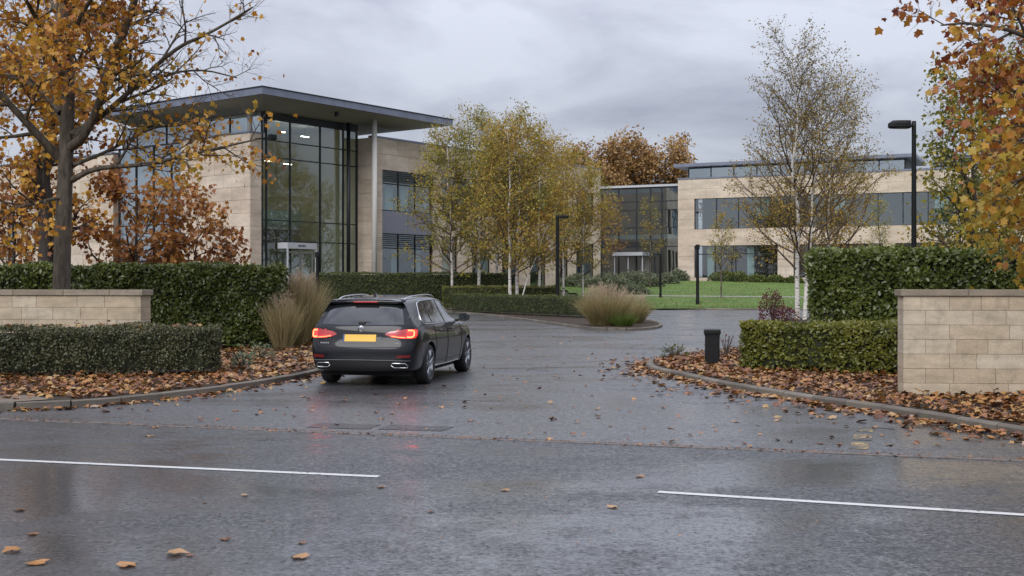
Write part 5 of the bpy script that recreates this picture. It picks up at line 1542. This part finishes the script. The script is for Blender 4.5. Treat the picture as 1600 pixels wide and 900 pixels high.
# oaks beyond the buildings
OAK = dict(MAPLE, seg=[1.2, .8, .6, .5], n=[20, 9, 6], len=[6.0, 3.0, 1.6], start=[.28, .2, .15], ang=[.95, .75, .7], up=[.03, .05, .03, .0], max=3, leaf_lvl=2, leaf_per_m=5.0, sides=[8, 5, 4, 3], rmax=[.22, .08, .03], thick=1, shape=lambda t: 1.2-.75*t, wander=.14)
for i, (px, d, H, lab) in enumerate([(935, 132, 13.5, 'brown oak rising behind the glazed link'), (1040, 138, 15.0, 'largest brown oak behind the right building'), (990, 140, 15.0, 'brown oak between the other two oaks'), (905, 140, 12.0, 'russet oak behind the right end of the birch group'), (850, 150, 12.5, 'oak mostly hidden behind the golden birches')]):
    gr = auto_tree(260+i, OAK, H, .38); finish_tree('oak_tree', lab, 'tree', (XD(px, d), d, 1.6), gr, M['bark_dark'], M['bark_dark'], M['oak_leaf'], .42, .25, hang=.3, lumpf=.35)

# ------------------------------------------------------------------ lamps, bollard
def lamp(label, x, y, H, r=.055, head=None, side=-1, z0=0.0, name='street_lamp'):
    root = thing(name, label, 'lamp post', (x, y, z0))
    MB().lathe([(r*1.25, 0), (r*1.25, .25), (r*1.1, .32), (r*1.08, H*.35), (r*.9, H-.12), (r*.9, H), (0, H+.01)], 'z', 14).build('pole', M['black'], root, True)
    if head:
        hl, hw, hh = head
        MB().tube([(0, 0, H-.10), (side*.12, 0, H-.10)], .035, 8).build('bracket', M['black'], root)
        prof = [(0, -.5), (.25, -.56), (.75, -.5), (.97, -.3), (1, 0), (.97, .3), (.75, .5), (.25, .56), (0, .5)]
        V, F = [], []; n = len(prof)
        for zz, s_ in ((H-.16, .93), (H-.13, 1.0), (H-.05, 1.0), (H-.16+hh, .82)):
            for a, c in prof: V.append((side*(.08 + hl*(.04 + .96*a*s_)), c*hw*s_, zz))
        for j in range(3):
            for k in range(n): F.append((j*n+k, j*n+(k+1) % n, (j+1)*n+(k+1) % n, (j+1)*n+k))
        F += [tuple(range(n)), tuple(3*n+k for k in range(n))]
        MB().add(V, F).build('lamp_head', M['black_rough'], root)
        MB().add([(side*(.08 + hl*(.14 + .70*a)), c*hw*.7, H-.166) for a, c in prof], [tuple(range(n))]).build('lens', M['lamp_glass'], root)
    else:
        MB().lathe([(r*1.35, H-.28), (r*1.45, H-.25), (r*1.45, H-.04), (r*1.2, H), (0, H+.01)], 'z', 14).build('lamp_head', M['black_rough'], root)
    return root
lamp('tall black lamp post with flat head behind the right hedge', XD(1428, 26), 26, 5.22, .055, (.50, .24, .17), -1, .05)
lamp('black lamp post with small flat head on the traffic island', XD(871, 54), 54, 4.72, .085, (.46, .26, .14), 1, .06)
lamp('thin black post lamp standing at the front of the lawn', XD(1090, 70), 70, 3.65, .09, None, 1, gz(XD(1090, 70), 70)+.05)
lamp('thin black lamp further back on the lawn with a crosswise head', XD(1032, 76), 76, 2.95, .07, (.40, .25, .12), -1, gz(XD(1032, 76), 76)+.05)
lamp('short black post lamp beside the grass clump before the atrium', XD(496, 58), 58, 3.15, .085, None, 1, .0)

bx_, by_ = GP(1113, 571, .085)
bo = thing('bollard', 'square black bollard with wider cap on the right bed corner', 'bollard', (bx_, by_, .07), -.18)
MB().box(-.135, .135, -.135, .135, 0, .60, .018).build('shaft', M['black_rough'], bo)
MB().box(-.155, .155, -.155, .155, .60, .69, .02).build('cap', M['black_rough'], bo)
MB().box(-.143, .143, -.143, .143, .575, .60).build('collar', M['black'], bo)
MB().box(-.16, .16, -.16, .16, -.03, .03, .01).build('base', M['black_rough'], bo)

# ------------------------------------------------------------------ fallen leaves
def pip(px, py, poly):
    ins = np.zeros(len(px), dtype=bool); n = len(poly); j = n-1
    for i in range(n):
        xi, yi, xj, yj = poly[i][0], poly[i][1], poly[j][0], poly[j][1]
        c = ((yi > py) != (yj > py)) & (px < (xj-xi)*(py-yi)/(yj-yi+1e-12)+xi); ins ^= c; j = i
    return ins
def dist_poly(px, py, P):
    d = np.full(len(px), 1e9)
    for a, b in zip(P[:-1], P[1:]):
        ab = np.array([b.x-a.x, b.y-a.y]); L2 = (ab**2).sum()+1e-9
        t = np.clip(((px-a.x)*ab[0]+(py-a.y)*ab[1])/L2, 0, 1); d = np.minimum(d, np.hypot(px-a.x-t*ab[0], py-a.y-t*ab[1]))
    return d
def flat_leaves(name, label, x, y, z, size, tint, m, seed, lift=.02, tv=T_MAPLE_V, tf=T_MAPLE_F, tiltn=.38):
    g = np.random.default_rng(seed); n = len(x)
    P = np.stack([x, y, z + np.abs(g.normal(0, lift, n)) + .006], 1)
    a = g.uniform(0, 6.28, n); D_ = np.stack([np.cos(a), np.sin(a), g.normal(0, .18, n)], 1)
    Nn = np.stack([g.normal(0, tiltn, n), g.normal(0, tiltn, n), np.ones(n)], 1)
    o = link(name, leaves_mesh(name, P, D_, Nn, size, tint, tv, tf), m)
    return tag(o, label, 'leaves', kind='stuff')
g = np.random.default_rng(5)
CURL = T_MAPLE_V.copy(); CURL[:, 2] = CURL[:, 2]*1.6 + .22*CURL[:, 0]**2*2 + .15*(CURL[:, 1]-.4)**2
def tint_mix(n): return np.clip(g.beta(1.6, 1.7, n) + g.normal(0, .06, n), 0, 1)
# left bed: between kerb and hedges
x, y = g.uniform(-13, -3, 80000), g.uniform(14.6, 40, 80000)
k = pip(x, y, [tuple(p) for p in BED_L]) & (dist_poly(x, y, BED_L) > .12)
hx, hy = x+11.1, y-18.05; la, lb = hx*math.cos(.2)+hy*math.sin(.2), -hx*math.sin(.2)+hy*math.cos(.2)
k &= ~((la > 0) & (la < 6.25) & (lb > .18) & (lb < 1.1)) & ~((y > 26.75) & (x < -5.6) & (y < 28.2))
foot = (x < -5.9) & (y < 15.3 - .296*(x+6.6) + .45)
dn = np.where(y < 24, .50, .22) * np.where(foot, .12, 1) * (.65 + .5*np.clip(lump(np.stack([x, y, x*0], 1), 1.1, 2)+.3, 0, 1))
k &= g.random(len(x)) < dn
x, y = x[k], y[k]; n = len(x)
flat_leaves('leaf_litter', 'brown and amber fallen leaves covering the left bed', x, y, np.full(n, .085), g.uniform(.05, .12, n), tint_mix(n), M['litter'], 6, .028, CURL)
x, y = g.uniform(2.4, 12, 80000), g.uniform(9.5, 31, 80000)
k = pip(x, y, [tuple(p) for p in BED_R]) & (dist_poly(x, y, BED_R) > .12)
k &= g.random(len(x)) < np.where(y < 24, .50, .25) * (.6 + .5*np.clip(lump(np.stack([x, y, x*0], 1), 1.3, 4)+.3, 0, 1))
x, y = x[k], y[k]; n = len(x)
flat_leaves('leaf_litter', 'brown fallen leaves covering the right bed', x, y, np.full(n, .085), g.uniform(.05, .115, n), np.clip(tint_mix(n)*.92, 0, 1), M['litter'], 7, .028, CURL)
# swept along the kerbs
def along(P, i0, i1, n, off, spread, sg=1):
    pts = np.array([(p.x, p.y) for p in P[i0:i1]]); seg = np.hypot(*np.diff(pts, axis=0).T); cum = np.concatenate([[0], np.cumsum(seg)])
    s_ = g.uniform(0, cum[-1], n); i = np.clip(np.searchsorted(cum, s_)-1, 0, len(seg)-1); t = (s_-cum[i])/seg[i]
    q = pts[i]+(pts[i+1]-pts[i])*t[:, None]; d = (pts[i+1]-pts[i])/seg[i][:, None]; nrm = sg*np.stack([d[:, 1], -d[:, 0]], 1)
    return q + nrm*(off + np.abs(g.normal(0, spread, n)))[:, None]
q = np.concatenate([along(BED_L, 9, len(BED_L)-8, 560, .07, .10), along(BED_R, 9, 56, 1100, .07, .13, -1), along(BED_R, 9, 48, 420, .1, .5, -1), along(BED_L, 9, 40, 160, .1, .35)])
n = len(q)
flat_leaves('kerb_leaves', 'wet fallen leaves gathered in the gutters along the kerbs', q[:, 0], q[:, 1], np.zeros(n), g.uniform(.05, .135, n), tint_mix(n), M['litter'], 8, .012, CURL, tiltn=.22)
# thin scatter over the entrance and debris along the seam
n = 520
y = 11.5 + 24*g.random(n)**1.5; x = g.uniform(-5.5, 6, n)
k = (y > np.array([road_edge(a) for a in x])+.1) & ~pip(x, y, [tuple(p) for p in BED_L]) & ~pip(x, y, [tuple(p) for p in BED_R])
x, y = x[k], y[k]; n = len(x)
flat_leaves('scattered_leaves', 'small fallen leaves scattered over the entrance asphalt', x, y, np.zeros(n), g.uniform(.03, .085, n), tint_mix(n)*.9, M['litter_wet'], 9, .006, CURL, tiltn=.16)
n = 1500
x = g.uniform(-9, 9, n); y = np.array([road_edge(a) for a in x]) + g.normal(.02, .055, n)
flat_leaves('seam_debris', 'crumbled leaf debris lying along the channel line', x, y, np.zeros(n), g.uniform(.012, .05, n), g.random(n)*.6, M['litter_wet'], 10, .004, T_LEAF_V, T_LEAF_F, .2)
n = 900
x = g.uniform(-6, 7, n); y = 7 + 22*g.random(n)**1.3
k = ~pip(x, y, [tuple(p) for p in BED_L]) & ~pip(x, y, [tuple(p) for p in BED_R]); x, y = x[k], y[k]; n = len(x)
flat_leaves('road_debris', 'tiny leaf crumbs dotted over the wet asphalt', x, y, np.zeros(n), g.uniform(.010, .030, n), g.random(n)*.7, M['litter_wet'], 12, .003, T_LEAF_V, T_LEAF_F, .15)
# leaves dropped on the lawn and caught on the clipped hedge tops
n = 170; x = g.uniform(7, 20, n); y = 67.4 + 16*g.random(n)**1.5
flat_leaves('lawn_leaves', 'few brown leaves dropped on the lawn', x, y, np.array([gz(a, b)+.10 for a, b in zip(x, y)]), g.uniform(.06, .13, n), tint_mix(n), M['litter'], 13, .02, CURL)
n = 85; u, v = g.uniform(.2, 6.1, n), g.uniform(.05, 1.1, n)
flat_leaves('hedge_top_leaves', 'dead leaves caught on top of the low left hedge', -11.1 + u*math.cos(.2) - v*math.sin(.2), 18.05 + u*math.sin(.2) + v*math.cos(.2), np.full(n, .885), g.uniform(.05, .11, n), tint_mix(n), M['litter'], 14, .025, CURL)
# single leaves one can point at
singles = [(38, 798, .10, 'small tan leaf on the road left of the dark damp patch'), (30, 859, .15, 'curled tan leaf at the left edge of the foreground road'), (57, 884, .16, 'large orange leaf in the bottom left corner of the road'),
           (188, 887, .15, 'pale orange leaf at the bottom edge right of the corner leaf'), (262, 866, .17, 'large pointed orange leaf above the bottom edge on the left'), (302, 869, .07, 'small brown leaf just right of the large pointed orange leaf'),
           (352, 842, .09, 'upturned dark leaf above the large pointed orange leaf'), (478, 873, .14, 'flat tan leaf near the bottom edge left of centre'), (475, 850, .08, 'faint brown leaf above the flat tan leaf'),
           (57, 836, .09, 'small reddish leaf between the tan leaves at far left'), (377, 775, .08, 'pale leaf below the left centre line'), (316, 786, .05, 'tiny dark leaf below the left centre line'),
           (600, 762, .09, 'tan leaf just past the end of the left centre line'), (785, 766, .10, 'orange leaf in the gap between the centre lines'), (668, 800, .07, 'brown leaf alone on the road below the line gap'),
           (952, 794, .11, 'tan leaf left of the start of the right centre line'), (996, 744, .11, 'yellow leaf on the road above the right centre line'), (235, 681, .13, 'long orange leaf lying above the left centre line'),
           (244, 668, .10, 'amber leaf near the channel line on the left'), (471, 621, .13, 'amber leaf on the asphalt left of the car rear wheel'), (1278, 694, .12, 'dark brown curled leaf before the faded yellow mark'),
           (1310, 694, .09, 'smaller brown leaf right of the dark curled leaf'), (1147, 660, .13, 'orange leaf in the right half of the entrance'), (1048, 697, .08, 'tan leaf by the channel line right of centre'), (1016, 620, .10, 'brown leaf on the asphalt near the right kerb corner')]
lms = []
for v in range(3):
    tv = CURL.copy(); r2 = np.random.default_rng(70+v); tv[:, 2] = tv[:, 2]*.35 + r2.normal(0, .03, len(tv)) + .07*tv[:, 0]*(v-1) + .10*np.abs(tv[:, 0])**2; tv[:, :2] += r2.normal(0, .03, (len(tv), 2)); tv[:, 2] -= tv[:, 2].min()
    lms.append((tv, T_MAPLE_F))
rg = random.Random(4)
for i, (px, py, s_, lab) in enumerate(singles):
    x, y = GP(px, py); tv, tf = lms[i % 3]
    me = mesh_from('fallen_leaf', tv, np.concatenate([tf]), np.full(len(tf), .12 if 'dark' in lab or 'brown' in lab else (.45 if 'red' in lab else rg.uniform(.62, .98))))
    o = link('fallen_leaf', me, M['litter_wet']); o.location = (x, y, .003); o.scale = (s_*.78,)*3; o.rotation_euler = (0, 0, rg.uniform(0, 6.28))
    tag(o, lab, 'leaf', 'single leaves on the road')
